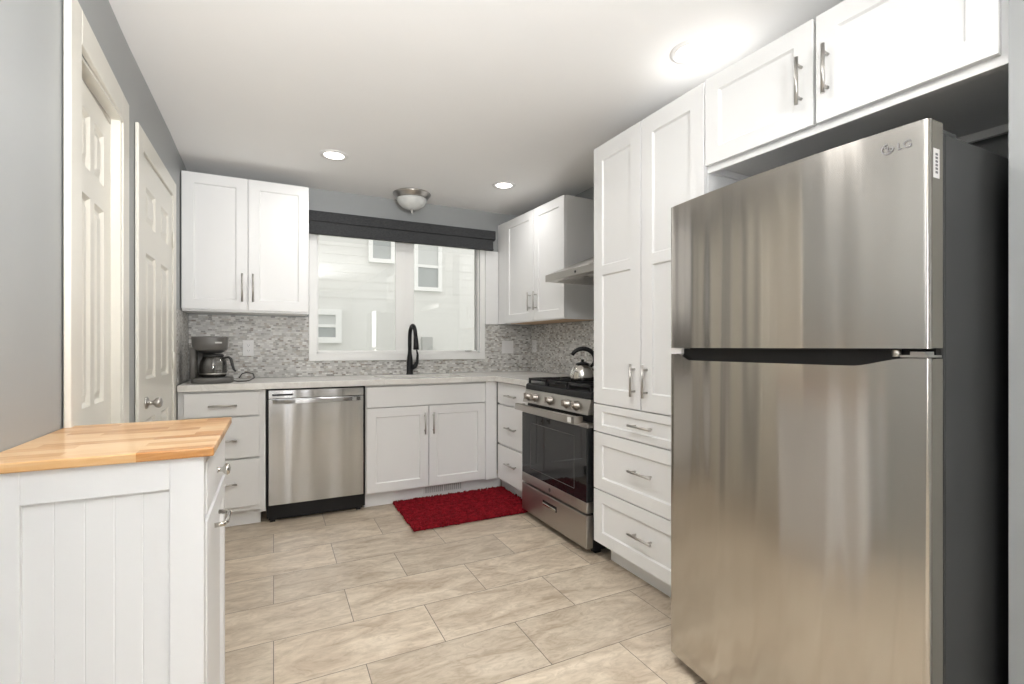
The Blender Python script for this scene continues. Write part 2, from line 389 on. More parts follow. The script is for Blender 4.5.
# ------------------------------------------------------------------ cabinet parts
def shaker(fr, u0, u1, v0, v1, parent, name='door', st=0.062, mid=None, mat=None, t=0.02, rec=0.009, sl=0.006, strv=None):
    """framed panel front; mid = height of an extra rail (bottom, top)"""
    mb = MB(fr); sv = strv if strv is not None else st
    wins = []
    if mid: wins = [(v0 + sv, mid[0]), (mid[1], v1 - sv)]
    else: wins = [(v0 + sv, v1 - sv)]
    a0, a1 = u0 + st, u1 - st
    # back and sides
    mb.add([(u0, v0, -t), (u1, v0, -t), (u1, v1, -t), (u0, v1, -t), (u0, v0, 0), (u1, v0, 0), (u1, v1, 0), (u0, v1, 0)],
           [(0, 3, 2, 1), (0, 1, 5, 4), (1, 2, 6, 5), (2, 3, 7, 6), (3, 0, 4, 7)])
    # stiles and rails on the front plane
    def q(p0, p1, r0, r1): mb.add([(p0, r0, 0), (p1, r0, 0), (p1, r1, 0), (p0, r1, 0)], [(0, 1, 2, 3)])
    q(u0, a0, v0, v1); q(a1, u1, v0, v1); q(a0, a1, v0, wins[0][0]); q(a0, a1, wins[-1][1], v1)
    if mid: q(a0, a1, mid[0], mid[1])
    for w0, w1 in wins:
        mb.add([(a0, w0, 0), (a1, w0, 0), (a1, w1, 0), (a0, w1, 0), (a0 + sl, w0 + sl, -rec), (a1 - sl, w0 + sl, -rec), (a1 - sl, w1 - sl, -rec), (a0 + sl, w1 - sl, -rec)],
               [(0, 1, 5, 4), (1, 2, 6, 5), (2, 3, 7, 6), (3, 0, 4, 7), (4, 5, 6, 7)])
    import bmesh
    me_o = mb.build(name, mat or WHITE, parent)
    bm = bmesh.new(); bm.from_mesh(me_o.data); bmesh.ops.remove_doubles(bm, verts=bm.verts, dist=1e-5)
    bmesh.ops.recalc_face_normals(bm, faces=bm.faces); bm.to_mesh(me_o.data); bm.free()
    md = me_o.modifiers.new('bevel', 'BEVEL'); md.width = 0.0018; md.segments = 2; md.limit_method = 'ANGLE'; md.angle_limit = 1.2
    return me_o

def slab(fr, u0, u1, v0, v1, parent, name='drawer', t=0.02, mat=None):
    return MB(fr).box(u0, v0, -t, u1, v1, 0).build(name, mat or WHITE, parent, 0.002)

def bar_handle(fr, u, v, length, vertical, parent, r=0.0062, out=0.03, mat=None):
    mb = MB(fr); h = length / 2; ps = h * 0.68
    if vertical:
        mb.tube([(u, v - h, out), (u, v + h, out)], r)
        for s in (-1, 1): mb.tube([(u, v + s * ps, 0), (u, v + s * ps, out)], r * 0.8, 8)
    else:
        mb.tube([(u - h, v, out), (u + h, v, out)], r)
        for s in (-1, 1): mb.tube([(u + s * ps, v, 0), (u + s * ps, v, out)], r * 0.8, 8)
    o = mb.build('handle', mat or NICKEL, parent); return o

def carcass(fr, u0, u1, v0, v1, depth, parent, d=-0.021, mat=None, name='body'):
    return MB(fr).box(u0, v0, -depth, u1, v1, d).build(name, mat or WHITE, parent, 0.0015)

# ------------------------------------------------------------------ room shell
T = 0.12
struct('floor', MB().box(XFAR - T, YREAR - T, -0.05, XR + 0.9, YB + T, 0), FLOOR)
struct('ceiling', MB().box(XFAR - T, YREAR - T, ZC, XR + 0.9, YB + T, ZC + 0.1), CEIL)
D1Y0, D1Y1, D1Z = 1.83, 2.362, 2.03           # closet door opening in the left wall
D2Y0, D2Y1, D2Z = 2.665, 3.385, 2.028
YL0 = -0.9                                     # left wall ends, room widens behind the camera
wl_ = MB()
# the old plaster wall is not quite straight: inner surface as a plan polyline
WPL = [(-0.52, YL0), (-0.52, 1.80), (-0.521, D1Y0), (-0.534, D1Y1), (-0.536, 2.5), (-0.536, D2Y0), (-0.537, D2Y1), (-0.549, YB + T)]
def wall_x(y):
    for (xa, ya), (xb, yb) in zip(WPL, WPL[1:]):
        if ya <= y <= yb: return xa + (xb - xa) * (y - ya) / (yb - ya)
    return XL
for (xa, ya), (xb, yb) in zip(WPL, WPL[1:]):
    z0 = D1Z if ya == D1Y0 else (D2Z if ya == D2Y0 else 0)
    k_ = -0.66
    wl_.add([(k_, ya, z0), (xa, ya, z0), (xb, yb, z0), (k_, yb, z0), (k_, ya, ZC), (xa, ya, ZC), (xb, yb, ZC), (k_, yb, ZC)],
            [(0, 3, 2, 1), (4, 5, 6, 7), (0, 1, 5, 4), (1, 2, 6, 5), (2, 3, 7, 6), (3, 0, 4, 7)])
wall_left = struct('wall_left', wl_, WALL)
WX0, WX1, WZ0, WZ1 = 0.30, 1.685, 1.085, 2.06   # kitchen window opening
wb = MB()
for x0, x1, z0, z1 in ((XL, WX0, 0, ZC), (WX1, XR + T, 0, ZC), (WX0, WX1, 0, WZ0), (WX0, WX1, WZ1, ZC)):
    wb.box(x0, YB, z0, x1, YB + T, z1)
wall_back = struct('wall_back', wb, WALL)
wall_right = struct('wall_right', MB().box(XR, Y_END, 0, XR + T, YB, ZC), WALL)
struct('wall_right_end', MB().box(X_END, YREAR, 0, XR + T, Y_END - 0.001, ZC), WALL)
# the room behind the camera
wr = MB()
for x0, x1, z0, z1 in ((XFAR - T, -0.95, 0, ZC), (-0.95, -0.15, 0, 0.8), (-0.95, -0.15, 2.2, ZC), (-0.15, X_END, 0, ZC)):
    if x1 > x0: wr.box(x0, YREAR - T, z0, x1, YREAR, z1)
struct('wall_rear', wr, WALL)
wf = MB()
for y0, y1, z0, z1 in ((YREAR, -2.5, 0, ZC), (-2.5, -0.72, 0, 0.8), (-2.5, -0.72, 2.2, ZC), (-0.72, YL0 + 0.3, 0, ZC)):
    wf.box(XFAR - T, y0, z0, XFAR, y1, z1)
struct('wall_side', wf, WALL)
struct('wall_side_return', MB().box(XFAR, YL0, 0, -0.661, YL0 + T, ZC), WALL)

# tile on the walls (part of the walls)
MB().box(XL, YB - 0.008, 0.915, 0.247, YB, 1.374).build('backsplash', MOSAIC_X, wall_back)
MB().box(0.247, YB - 0.008, 0.915, 1.731, YB, 1.036).build('backsplash', MOSAIC_X, wall_back)
MB().box(1.731, YB - 0.008, 0.915, XR, YB, 1.347).build('backsplash', MOSAIC_X, wall_back)
MB().box(XR - 0.008, 2.152, 0.915, XR, YB - 0.008, 1.347).build('backsplash', MOSAIC_Y, wall_right)
xa_, xb_ = -0.5285, -0.549
MB().add([(-0.5485, 3.485, 0.915), (xa_ + 0.007, 3.485, 0.915), (xb_ + 0.007, YB - 0.008, 0.915), (xb_ + 0.0005, YB - 0.008, 0.915), (-0.5485, 3.485, 1.374), (xa_ + 0.007, 3.485, 1.374), (xb_ + 0.007, YB - 0.008, 1.374), (xb_ + 0.0005, YB - 0.008, 1.374)],
         [(0, 3, 2, 1), (4, 5, 6, 7), (0, 1, 5, 4), (1, 2, 6, 5), (2, 3, 7, 6), (3, 0, 4, 7)]).build('backsplash', MOSAIC_Y, wall_left)

# ------------------------------------------------------------------ kitchen window and neighbour
wg = bpy.data.objects.new('window_1', None); col.objects.link(wg); wg.location = (1.0, YB, 1.05); wg['kind'] = 'structure'
c_ = MB()
c_.box(0.247, YB - 0.02, 1.036, 0.307, YB + 0.001, 2.12); c_.box(1.683, YB - 0.02, 1.036, 1.731, YB + 0.001, 2.12)
c_.box(0.247, YB - 0.022, 1.034, 1.731, YB + 0.001, 1.092)
c_.build('casing', VINYL, wg, 0.003)
fr_ = MB(); yf = YB + 0.012
fr_.box(WX0, yf, WZ0, WX1, yf + 0.06, WZ0 + 0.022); fr_.box(WX0, yf, WZ1 - 0.02, WX1, yf + 0.06, WZ1)
fr_.box(WX0, yf, WZ0, WX0 + 0.018, yf + 0.06, WZ1); fr_.box(WX1 - 0.012, yf, WZ0, WX1, yf + 0.06, WZ1)
fr_.build('frame', VINYL, wg, 0.002)
s1 = MB(); s1.box(0.925, yf + 0.004, WZ0 + 0.02, 1.0, yf + 0.03, WZ1 - 0.02); s1.box(WX0 + 0.016, yf + 0.004, WZ0 + 0.02, 0.925, yf + 0.03, WZ0 + 0.03)
s1.build('sash', VINYL, wg, 0.002)
s2 = MB(); s2.box(1.0, yf + 0.012, WZ0 + 0.02, 1.085, yf + 0.045, WZ1 - 0.02); s2.box(1.085, yf + 0.012, WZ0 + 0.02, WX1 - 0.02, yf + 0.045, WZ0 + 0.028)
s2.build('sash', VINYL, wg, 0.002)
MB().box(WX1 - 0.026, yf + 0.008, WZ0 + 0.02, WX1 - 0.012, yf + 0.05, WZ1 - 0.02).build('weather_strip', EXT_BOX, wg)
MB().box(WX0 + 0.016, yf + 0.016, WZ0 + 0.02, 0.94, yf + 0.02, WZ1 - 0.02).build('pane', GLASS, wg)
MB().box(1.07, yf + 0.030, WZ0 + 0.02, WX1 - 0.012, yf + 0.034, WZ1 - 0.02).build('pane', GLASS, wg)
lk = MB(); lk.box(1.55, yf - 0.012, WZ0 + 0.02, 1.61, yf + 0.004, WZ0 + 0.03); lk.build('latch', EXT_BOX, wg, 0.002)

YN = 6.8
nb = thing('neighbor_house', 'pale lap-sided house wall seen through the kitchen window', 'house', (1.8, YN, 0))
sd = MB(); z = 1.80
sd.box(-4, YN, -0.3, 9, YN + 0.2, 1.80)
while z < 5.5:
    sd.add([(-4, YN - 0.004, z), (9, YN - 0.004, z), (9, YN, z + 0.115), (-4, YN, z + 0.115), (-4, YN + 0.2, z), (9, YN + 0.2, z), (9, YN + 0.2, z + 0.115), (-4, YN + 0.2, z + 0.115)],
           [(0, 3, 2, 1), (4, 5, 6, 7), (0, 1, 5, 4), (1, 2, 6, 5), (2, 3, 7, 6), (3, 0, 4, 7)]); z += 0.115
sd.build('wall', SIDING, nb)
def n_window(x0, x1, z0, z1, rail, lower=PANE_GREY, upper=PANE_LIGHT, t=0.055):
    f = MB(); y0, y1 = YN - 0.05, YN + 0.01
    f.box(x0, y0, z0, x0 + t, y1, z1); f.box(x1 - t, y0, z0, x1, y1, z1); f.box(x0 + t, y0, z0, x1 - t, y1, z0 + t); f.box(x0 + t, y0, z1 - t, x1 - t, y1, z1)
    f.box(x0 + t, y0 + 0.01, rail - 0.02, x1 - t, y1, rail + 0.02)
    w = f.build('window', WHITE_EXT, nb)
    MB().box(x0 + t, YN - 0.024, z0 + t, x1 - t, YN - 0.02, rail).build('pane', lower, w)
    MB().box(x0 + t, YN - 0.024, rail, x1 - t, YN - 0.02, z1 - t).build('pane', upper, w)
n_window(1.16, 1.515, 2.30, 3.1, 2.7)
n_window(1.787, 2.194, 1.945, 2.70, 2.30)
n_window(0.20, 0.811, 1.196, 1.64, 1.42, PANE_GREY, PANE_LIGHT, 0.075)
MB().box(1.896, YN - 0.09, 0.98, 2.044, YN, 1.285).build('utility_box', EXT_BOX, nb, 0.004)
gr = MB().box(-8, YB + T + 0.02, -0.35, 12, 20, -0.3).build('ground', GROUND); gr['kind'] = 'structure'

# blind above the window
bl = thing('roller_shade', 'charcoal roller shade with fabric cassette above the kitchen window', 'window shade', (1.0, YB, 2.0))
MB().box(0.240, YB - 0.095, 2.112, 1.806, YB - 0.002, 2.192).build('cassette', SHADE, bl, 0.006)
MB().box(0.246, YB - 0.085, 2.104, 1.80, YB - 0.01, 2.113).build('seam', MATTE_BLACK, bl)
MB().box(0.246, YB - 0.092, 2.03, 1.782, YB - 0.07, 2.106).build('shade_cloth', SHADE, bl, 0.003)
MB().box(0.246, YB - 0.097, 2.014, 1.784, YB - 0.064, 2.032).build('hem_bar', SHADE, bl, 0.004)

# ------------------------------------------------------------------ doors in the left wall
def panel_door(fr, w, h, parent, cols, rows, name='slab', mat=None):
    """slab with raised moulded panels; cols, rows = lists of (start, end)"""
    mb = MB(fr); us = sorted({0, w, *[c for p in cols for c in p]}); vs2 = sorted({0, h, *[r for p in rows for r in p]})
    mb.box(0, 0, -0.035, w, h, -0.012)
    def inpanel(a, b):
        return any(c0 <= a < c1 for c0, c1 in cols) and any(r0 <= b < r1 for r0, r1 in rows)
    for i in range(len(us) - 1):
        for j in range(len(vs2) - 1):
            a0, a1, b0, b1 = us[i], us[i + 1], vs2[j], vs2[j + 1]
            if not inpanel((a0 + a1) / 2, (b0 + b1) / 2):
                mb.add([(a0, b0, 0), (a1, b0, 0), (a1, b1, 0), (a0, b1, 0)], [(0, 1, 2, 3)])
            else:
                rings = [(0, 0), (0.012, -0.011), (0.02, -0.011), (0.042, -0.002)]
                pts = []; fs = []
                for s_, d_ in rings: pts += [(a0 + s_, b0 + s_, d_), (a1 - s_, b0 + s_, d_), (a1 - s_, b1 - s_, d_), (a0 + s_, b1 - s_, d_)]
                for k in range(3):
                    for q in range(4): fs.append((k * 4 + q, k * 4 + (q + 1) % 4, k * 4 + 4 + (q + 1) % 4, k * 4 + 4 + q))
                fs.append((12, 13, 14, 15)); mb.add(pts, fs)
    mb.add([(0, 0, 0), (w, 0, 0), (w, h, 0), (0, h, 0), (0, 0, -0.012), (w, 0, -0.012), (w, h, -0.012), (0, h, -0.012)], [(0, 1, 5, 4), (1, 2, 6, 5), (2, 3, 7, 6), (3, 0, 4, 7)])
    return mb.build(name, mat or TRIM, parent)

def casing(fr, w, h, parent, cw=0.09, th=0.02, back=0.06):
    """outer size w x h, around an opening"""
    for (a0, b0, a1, b1) in ((0, 0, cw, h), (w - cw, 0, w, h), (cw, h - cw, w - cw, h)):
        m = MB(fr); m.box(a0, b0, -back, a1, b1, 0)
        m.build('casing', TRIM, parent, 0.004)

# door_1: narrow closet door, its frame standing slightly askew to the wall
d1 = bpy.data.objects.new('door_1', None); col.objects.link(d1); d1.location = (XL, 2.15, 0); d1['kind'] = 'structure'
a1 = math.radians(2.4)
FD1 = frame((-0.4988, 1.727, 0), (-math.sin(a1), math.cos(a1), 0), (math.cos(a1), math.sin(a1), 0))
casing(FD1, 0.748, 2.137, d1, 0.104, back=0.0165)
FS1 = frame((-0.538, 1.80, 0.01), (-math.sin(a1), math.cos(a1), 0), (math.cos(a1), math.sin(a1), 0))
panel_door(FS1, 0.553, 1.985, d1, [(0.17, 0.275), (0.325, 0.45)], [(0.22, 0.80), (0.938, 1.63), (1.72, 1.905)])
k_ = -0.64
jb = MB(); jb.box(k_, D1Y1 - 0.012, 0, -0.531, D1Y1, D1Z); jb.box(k_, D1Y0, 0, -0.521, D1Y0 + 0.010, D1Z); jb.box(k_, D1Y0, D1Z - 0.010, -0.523, D1Y1, D1Z)
jb.build('jamb', TRIM, d1)
tr_ = MB(); tr_.box(-0.60, D1Y0 + 0.01, D1Z - 0.03, -0.56, D1Y1 - 0.012, D1Z - 0.01); tr_.build('track', NICKEL, d1)

d2 = bpy.data.objects.new('door_2', None); col.objects.link(d2); d2.location = (XL, 3.0, 0); d2['kind'] = 'structure'
FD2 = frame((-0.5195, 2.578, 0), (0, 1, 0), (1, 0, 0))
casing(FD2, 0.898, 2.112, d2, 0.09, back=0.0145)
FS2 = frame((-0.5265, D2Y0 + 0.006, 0.01), (0, 1, 0), (1, 0, 0))
W2 = D2Y1 - D2Y0 - 0.014
panel_door(FS2, W2, 2.0, d2, [(0.07, 0.27), (0.40, 0.60)], [(0.24, 0.80), (0.985, 1.568), (1.70, 1.872)])
MB().box(-0.64, D2Y0, D2Z - 0.012, -0.534, D2Y1, D2Z - 0.001).build('jamb', TRIM, d2)
kb = MB(); kz, ky = 0.886, 2.745
kb.lathe((-0.5265, ky, kz), [(0.028, 0), (0.028, 0.003), (0.024, 0.008), (0.011, 0.011), (0.009, 0.026), (0.013, 0.031), (0.021, 0.037), (0.025, 0.046), (0.024, 0.054), (0.017, 0.06), (0.004, 0.063)], 24, 'x')
kb.build('knob', NICKEL, d2)
for hz in (1.76, 1.07, 0.22):
    hb = MB(); hb.tube([(-0.519, D2Y1 - 0.006, hz - 0.045), (-0.519, D2Y1 - 0.006, hz + 0.045)], 0.006, 8)
    hb.build('hinge', TRIM, d2)

# ------------------------------------------------------------------ back wall cabinets
FB = frame((0, 3.755, 0), (1, 0, 0), (0, -1, 0))      # door plane of the back uppers
c = thing('wall_cabinet', 'white shaker two-door wall cabinet left of the kitchen window', 'cabinet', (-0.15, YB, 1.36), 'white wall cabinets')
carcass(FB, -0.535, 0.228, 1.380, 2.290, 0.333, c)
for (u0, u1, hu) in ((-0.535, -0.159, -0.19), (-0.153, 0.226, -0.125)):
    d = shaker(FB, u0, u1, 1.394, 2.287, c, st=0.066); bar_handle(FB, hu, 1.545, 0.19, True, d)

FBB = frame((0, 3.485, 0), (1, 0, 0), (0, -1, 0))     # front plane of the back base cabinets
c = thing('drawer_base_cabinet', 'white three-drawer base cabinet under the coffee maker, left of the dishwasher', 'cabinet', (-0.3, YB, 0), 'white base cabinets')
carcass(FBB, -0.519, -0.046, 0.104, 0.872, 0.60, c)
MB(FBB).box(-0.515, 0.0, -0.59, -0.075, 0.104, -0.075).build('toe_kick', WHITE, c)
MB(FBB).box(-0.0775, 0.085, -0.60, -0.046, 0.104, -0.021).build('side_panel', WHITE, c)
for v0, v1 in ((0.712, 0.858), (0.446, 0.702), (0.136, 0.434)):
    d = slab(FBB, -0.485, -0.082, v0, v1, c); bar_handle(FBB, -0.281, {0.712: 0.780, 0.446: 0.560, 0.136: 0.288}[v0], 0.155, False, d)

# dishwasher
dw = thing('dishwasher', 'stainless steel dishwasher between white base cabinets left of the sink', 'dishwasher', (0.27, YB, 0))
MB(FBB).box(-0.04, 0.03, -0.58, 0.578, 0.868, -0.03).build('body', MATTE_BLACK, dw)
dd = MB(FBB); NX = 20
dd.box(-0.029, 0.118, -0.03, 0.564, 0.806, 0.0); ddo = dd.build('door', STEEL_DW, dw, 0.004)
MB(FBB).box(-0.029, 0.808, -0.03, 0.564, 0.863, -0.001).build('control_panel', STEEL_DW, dw, 0.003)
MB(FBB).box(-0.008, 0.826, -0.003, 0.115, 0.838, 0.0005).build('display', BLACK, dw)
hb = MB(FBB)
for i in range(NX):
    u0 = -0.006 + 0.546 * i / NX; u1 = -0.006 + 0.546 * (i + 1) / NX
    b0 = 0.012 + 0.032 * math.sin(math.pi * i / NX) ** 0.7; b1 = 0.012 + 0.032 * math.sin(math.pi * (i + 1) / NX) ** 0.7
    hb.add([(u0, 0.774, b0 - 0.012), (u1, 0.774, b1 - 0.012), (u1, 0.802, b1 - 0.012), (u0, 0.802, b0 - 0.012), (u0, 0.777, b0), (u1, 0.777, b1), (u1, 0.800, b1), (u0, 0.800, b0)],
           [(0, 3, 2, 1), (4, 5, 6, 7), (0, 1, 5, 4), (2, 3, 7, 6)] + ([(3, 0, 4, 7)] if i == 0 else []) + ([(1, 2, 6, 5)] if i == NX - 1 else []))
hb.build('handle', STEEL_DW, ddo)
MB(FBB).box(-0.029, 0.012, -0.5, 0.564, 0.114, -0.045).build('toe_panel', BLACK, dw, 0.004)
for u_ in (-0.02, 0.52): MB(FBB).box(u_, 0, -0.07, u_ + 0.03, 0.012, -0.045).build('foot', MATTE_BLACK, dw)

# sink base cabinet
c = thing('sink_base_cabinet', 'white sink base cabinet with two shaker doors below the window', 'cabinet', (1.03, YB, 0), 'white base cabinets')
carcass(FBB, 0.580, 1.583, 0.104, 0.66, 0.60, c)
MB(FBB).box(0.580, 0.66, -0.09, 1.583, 0.872, -0.021).build('face_frame', WHITE, c)
MB(FBB).box(0.580, 0.0, -0.60, 1.65, 0.104, -0.075).build('toe_kick', WHITE, c)
slab(FBB, 0.585, 1.486, 0.717, 0.860, c, 'false_front')
MB(FBB).box(1.489, 0.104, -0.02, 1.583, 0.872, -0.0).build('filler_strip', WHITE, c, 0.001)
for u0, u1, hu in ((0.585, 1.0285, 0.998), (1.0335, 1.486, 1.062)):
    d = shaker(FBB, u0, u1, 0.116, 0.709, c, st=0.062); bar_handle(FBB, hu, 0.585, 0.16, True, d)
# vent register in the toe kick
v = thing('vent_register', 'white louvred vent register in the toe kick below the sink doors', 'vent', (1.17, 3.56, 0.05))
vm = MB(); vm.box(1.01, 3.553, 0.035, 1.33, 3.5595, 0.1); vm.build('frame', PLATE, v, 0.002)
for k in range(2):
    lm = MB()
    for i in range(9):
        x = 1.025 + 0.148 * k + i * 0.0158; lm.box(x, 3.549, 0.045, x + 0.008, 3.5535, 0.09)
    lm.build('louvre', EXT_BOX, v)

# right drawer base
FRB = frame((1.585, 3.485, 0), (0, -1, 0), (-1, 0, 0))
c = thing('drawer_base_cabinet', 'white three-drawer base cabinet in the corner, left of the range', 'cabinet', (XR, 3.2, 0), 'white base cabinets')
carcass(FRB, 0.0015, 0.552, 0.104, 0.872, 0.60, c)
MB(FRB).box(-0.073, 0.0, -0.10, 0.552, 0.104, -0.0755).build('toe_kick', WHITE, c)
for v0, v1, hv in ((0.707, 0.866, 0.776), (0.394, 0.693, 0.535), (0.114, 0.380, 0.264)):
    d = slab(FRB, 0.012, 0.548, v0, v1, c); bar_handle(FRB, 0.275, hv, 0.17, False, d)

# countertop with sink cut-out
SX0, SX1, SY0, SY1 = 0.70, 1.36, 3.585, 3.95
ct = MB(); yf_ = 3.460
for x0, x1, y0, y1 in ((-0.5145, SX0, yf_, YB - 0.009), (SX1, XR - 0.009, yf_, YB - 0.009), (SX0, SX1, yf_, SY0), (SX0, SX1, SY1, YB - 0.009), (1.558, XR - 0.009, 2.934, yf_)):
    ct.box(x0, y0, 0.874, x1, y1, 0.914)
cto = ct.build('countertop', QUARTZ); cto['label'] = 'white quartz L-shaped countertop over the base cabinets'; cto['category'] = 'countertop'
md = cto.modifiers.new('bevel', 'BEVEL'); md.width = 0.003; md.segments = 2; md.limit_method = 'ANGLE'
sk = thing('sink', 'white undermount kitchen sink set in the counter below the window', 'sink', (1.03, 3.77, 0.7))
sb = MB(); t_ = 0.008
sb.box(SX0 - 0.01, SY0 - 0.01, 0.68, SX1 + 0.01, SY1 + 0.01, 0.68 + t_)
for x0, x1, y0, y1 in ((SX0 - 0.01, SX0, SY0 - 0.01, SY1 + 0.01), (SX1, SX1 + 0.01, SY0 - 0.01, SY1 + 0.01), (SX0, SX1, SY0 - 0.01, SY0), (SX0, SX1, SY1, SY1 + 0.01)): sb.box(x0, y0, 0.68, x1, y1, 0.873)
sb.build('basin', PLATE, sk); MB().lathe((1.03, 3.77, 0.688), [(0.045, 0), (0.045, 0.003), (0.02, 0.001)], 20).build('drain', NICKEL, sk)

# faucet
fa = thing('faucet', 'matte black pull-down faucet behind the kitchen sink', 'faucet', (1.03, 4.0, 0.914))
fb = MB(); fb.lathe((1.02, 4.0, 0.914), [(0.030, 0), (0.030, 0.004), (0.0265, 0.012), (0.0255, 0.10), (0.022, 0.14), (0.0165, 0.18), (0.0145, 0.22)], 24)
fb.build('body', MATTE_BLACK, fa)
pa = []
for i in range(19):
    a = math.pi * i / 18 * 0.97; r_ = 0.092
    pa.append((1.02, 4.0 - r_ + r_ * math.cos(a), 1.218 + 0.1 * math.sin(a)))
pa = [(1.02, 4.0, 1.10), (1.02, 4.0, 1.16)] + pa
MB().tube(pa, 0.0155, 14).build('spout', MATTE_BLACK, fa)
e_ = Vector(pa[-1]); MB().tube([e_, e_ + Vector((0.001, -0.003, -0.02)), e_ + Vector((0.002, -0.008, -0.07)), e_ + Vector((0.002, -0.01, -0.105))], [0.0165, 0.018, 0.021, 0.023], 16).build('spray_head', MATTE_BLACK, fa)
MB().tube([(1.025, 3.995, 0.965), (1.060, 3.98, 0.985), (1.076, 3.972, 1.02), (1.076, 3.96, 1.08), (1.066, 3.955, 1.12)], [0.022, 0.020, 0.013, 0.009, 0.006], 12).build('lever', MATTE_BLACK, fa)

# ------------------------------------------------------------------ outlets
def outlet(name, label, cat, fr, u, v, w, h, kind):
    t = thing(name, label, cat, tuple(fr[0] + fr[1] * u + Vector((0, 0, v))))
    MB(fr).box(u - w / 2, v - h / 2, 0, u + w / 2, v + h / 2, 0.006).build('cover_plate', PLATE, t, 0.002)
    if kind == 'outlet':
        for s in (-1, 1):
            rc = MB(fr); rc.box(u - 0.017, v + s * 0.02 - 0.014, 0.006, u + 0.017, v + s * 0.02 + 0.014, 0.008); ro = rc.build('receptacle', PLATE, t, 0.003)
            sl_ = MB(fr)
            for q in (-0.007, 0.006): sl_.box(u + q, v + s * 0.02 - 0.003, 0.008, u + q + 0.0022, v + s * 0.02 + 0.006, 0.0084)
            sl_.lathe((u, v + s * 0.02 - 0.008, 0.008), [(0.0025, 0), (0.0025, 0.0004)], 8)
            sl_.build('slot', SLOT, ro)
    else:
        n_ = 2 if w > 0.1 else 1
        for k in range(n_):
            uu = u + (k - (n_ - 1) / 2) * 0.046
            MB(fr).box(uu - 0.0165, v - 0.033, 0.006, uu + 0.0165, v + 0.033, 0.009).build('rocker', PLATE, t, 0.002)
FWB = frame((0, YB - 0.008, 0), (1, 0, 0), (0, -1, 0)); FWR = frame((XR - 0.008, YB, 0), (0, -1, 0), (-1, 0, 0))
outlet('wall_outlet', 'white duplex outlet in the mosaic backsplash beside the coffee maker', 'outlet', FWB, -0.168, 1.136, 0.072, 0.118, 'outlet')
outlet('light_switch', 'white double rocker switch plate right of the window', 'light switch', FWB, 1.965, 1.143, 0.118, 0.118, 'switch')
outlet('wall_outlet', 'white outlet in the right-hand backsplash near the corner', 'outlet', FWR, 0.085, 1.15, 0.072, 0.118, 'outlet')

# ------------------------------------------------------------------ coffee maker
cm = thing('coffee_maker', 'grey plastic drip coffee maker with glass carafe on the left counter', 'coffee maker', (-0.36, 3.66, 0.914))
CX, CY, CZ = -0.365, 3.66, 0.914
def oval(mb, cx, cy, prof, ax, ay, seg=40, pw=2.6):
    pts = []
    for s_, h in prof:
        for k in range(seg):
            a = 2 * math.pi * k / seg; ca, sa = math.cos(a), math.sin(a)
            x = math.copysign(abs(ca) ** (2 / pw), ca); y = math.copysign(abs(sa) ** (2 / pw), sa)
            pts.append((cx + x * ax * s_, cy + y * ay * s_, h))
    fs = []
    for i in range(len(prof) - 1):
        for k in range(seg): a = i * seg + k; b_ = i * seg + (k + 1) % seg; fs.append((a, b_, b_ + seg, a + seg))
    mb.add(pts, fs, True); k = len(mb.v) - len(pts)
    mb.f.append([k + i for i in range(seg)][::-1]); mb.f.append([k + (len(prof) - 1) * seg + i for i in range(seg)])
bs = MB(); oval(bs, CX + 0.012, CY, [(0.95, CZ), (1, CZ + 0.006), (1, CZ + 0.028), (0.96, CZ + 0.036), (0.3, CZ + 0.037)], 0.118, 0.115); bs.build('base', PLASTIC_GREY, cm)
hd = MB(); oval(hd, CX, CY, [(0.90, CZ + 0.208), (0.955, CZ + 0.218), (0.965, CZ + 0.25), (1.0, CZ + 0.285), (1.0, CZ + 0.292), (0.97, CZ + 0.296), (0.3, CZ + 0.298)], 0.101, 0.108, pw=3.2); hdo = hd.build('reservoir_head', PLASTIC_GREY, cm)
bkt = MB(); oval(bkt, CX + 0.01, CY - 0.02, [(0.6, CZ + 0.188), (0.85, CZ + 0.2), (0.9, CZ + 0.214)], 0.082, 0.075); bkt.build('brew_basket', DARK_PLASTIC, cm)
col_ = MB(); oval(col_, CX - 0.045, CY + 0.055, [(1, CZ + 0.03), (0.96, CZ + 0.12), (1.0, CZ + 0.225)], 0.068, 0.056, pw=4); col_.build('back_column', PLASTIC_GREY, cm)
sdc = MB(); oval(sdc, CX - 0.088, CY - 0.01, [(1, CZ + 0.03), (0.9, CZ + 0.12), (1.0, CZ + 0.225)], 0.022, 0.075, pw=4); sdc.build('side_column', PLASTIC_GREY, cm)
cf = MB(); cf.lathe((CX + 0.018, CY - 0.022, CZ + 0.038), [(0.062, 0), (0.072, 0.006), (0.076, 0.03), (0.077, 0.065), (0.073, 0.10), (0.060, 0.122), (0.056, 0.13)], 36); cfo = cf.build('carafe', CARAFE, cm)
cl = MB(); cl.lathe((CX + 0.018, CY - 0.022, CZ + 0.168), [(0.057, 0), (0.06, 0.004), (0.058, 0.012), (0.03, 0.018)], 30); cl.build('lid', DARK_PLASTIC, cfo)
wp = MB(); wp.lathe((CX + 0.018, CY - 0.022, CZ + 0.0365), [(0.078, 0), (0.078, 0.0015)], 30); wp.build('warming_plate', BLACK, cm)
bd = MB(); bd.lathe((CX + 0.018, CY - 0.022, CZ + 0.056), [(0.0763, 0), (0.0772, 0.0), (0.0772, 0.008), (0.0763, 0.008)], 30, cap=False); bd.build('band', NICKEL, cfo)
hn = Vector((CX + 0.018, CY - 0.022, CZ)); dr = Vector((0.95, -0.3, 0)).normalized()
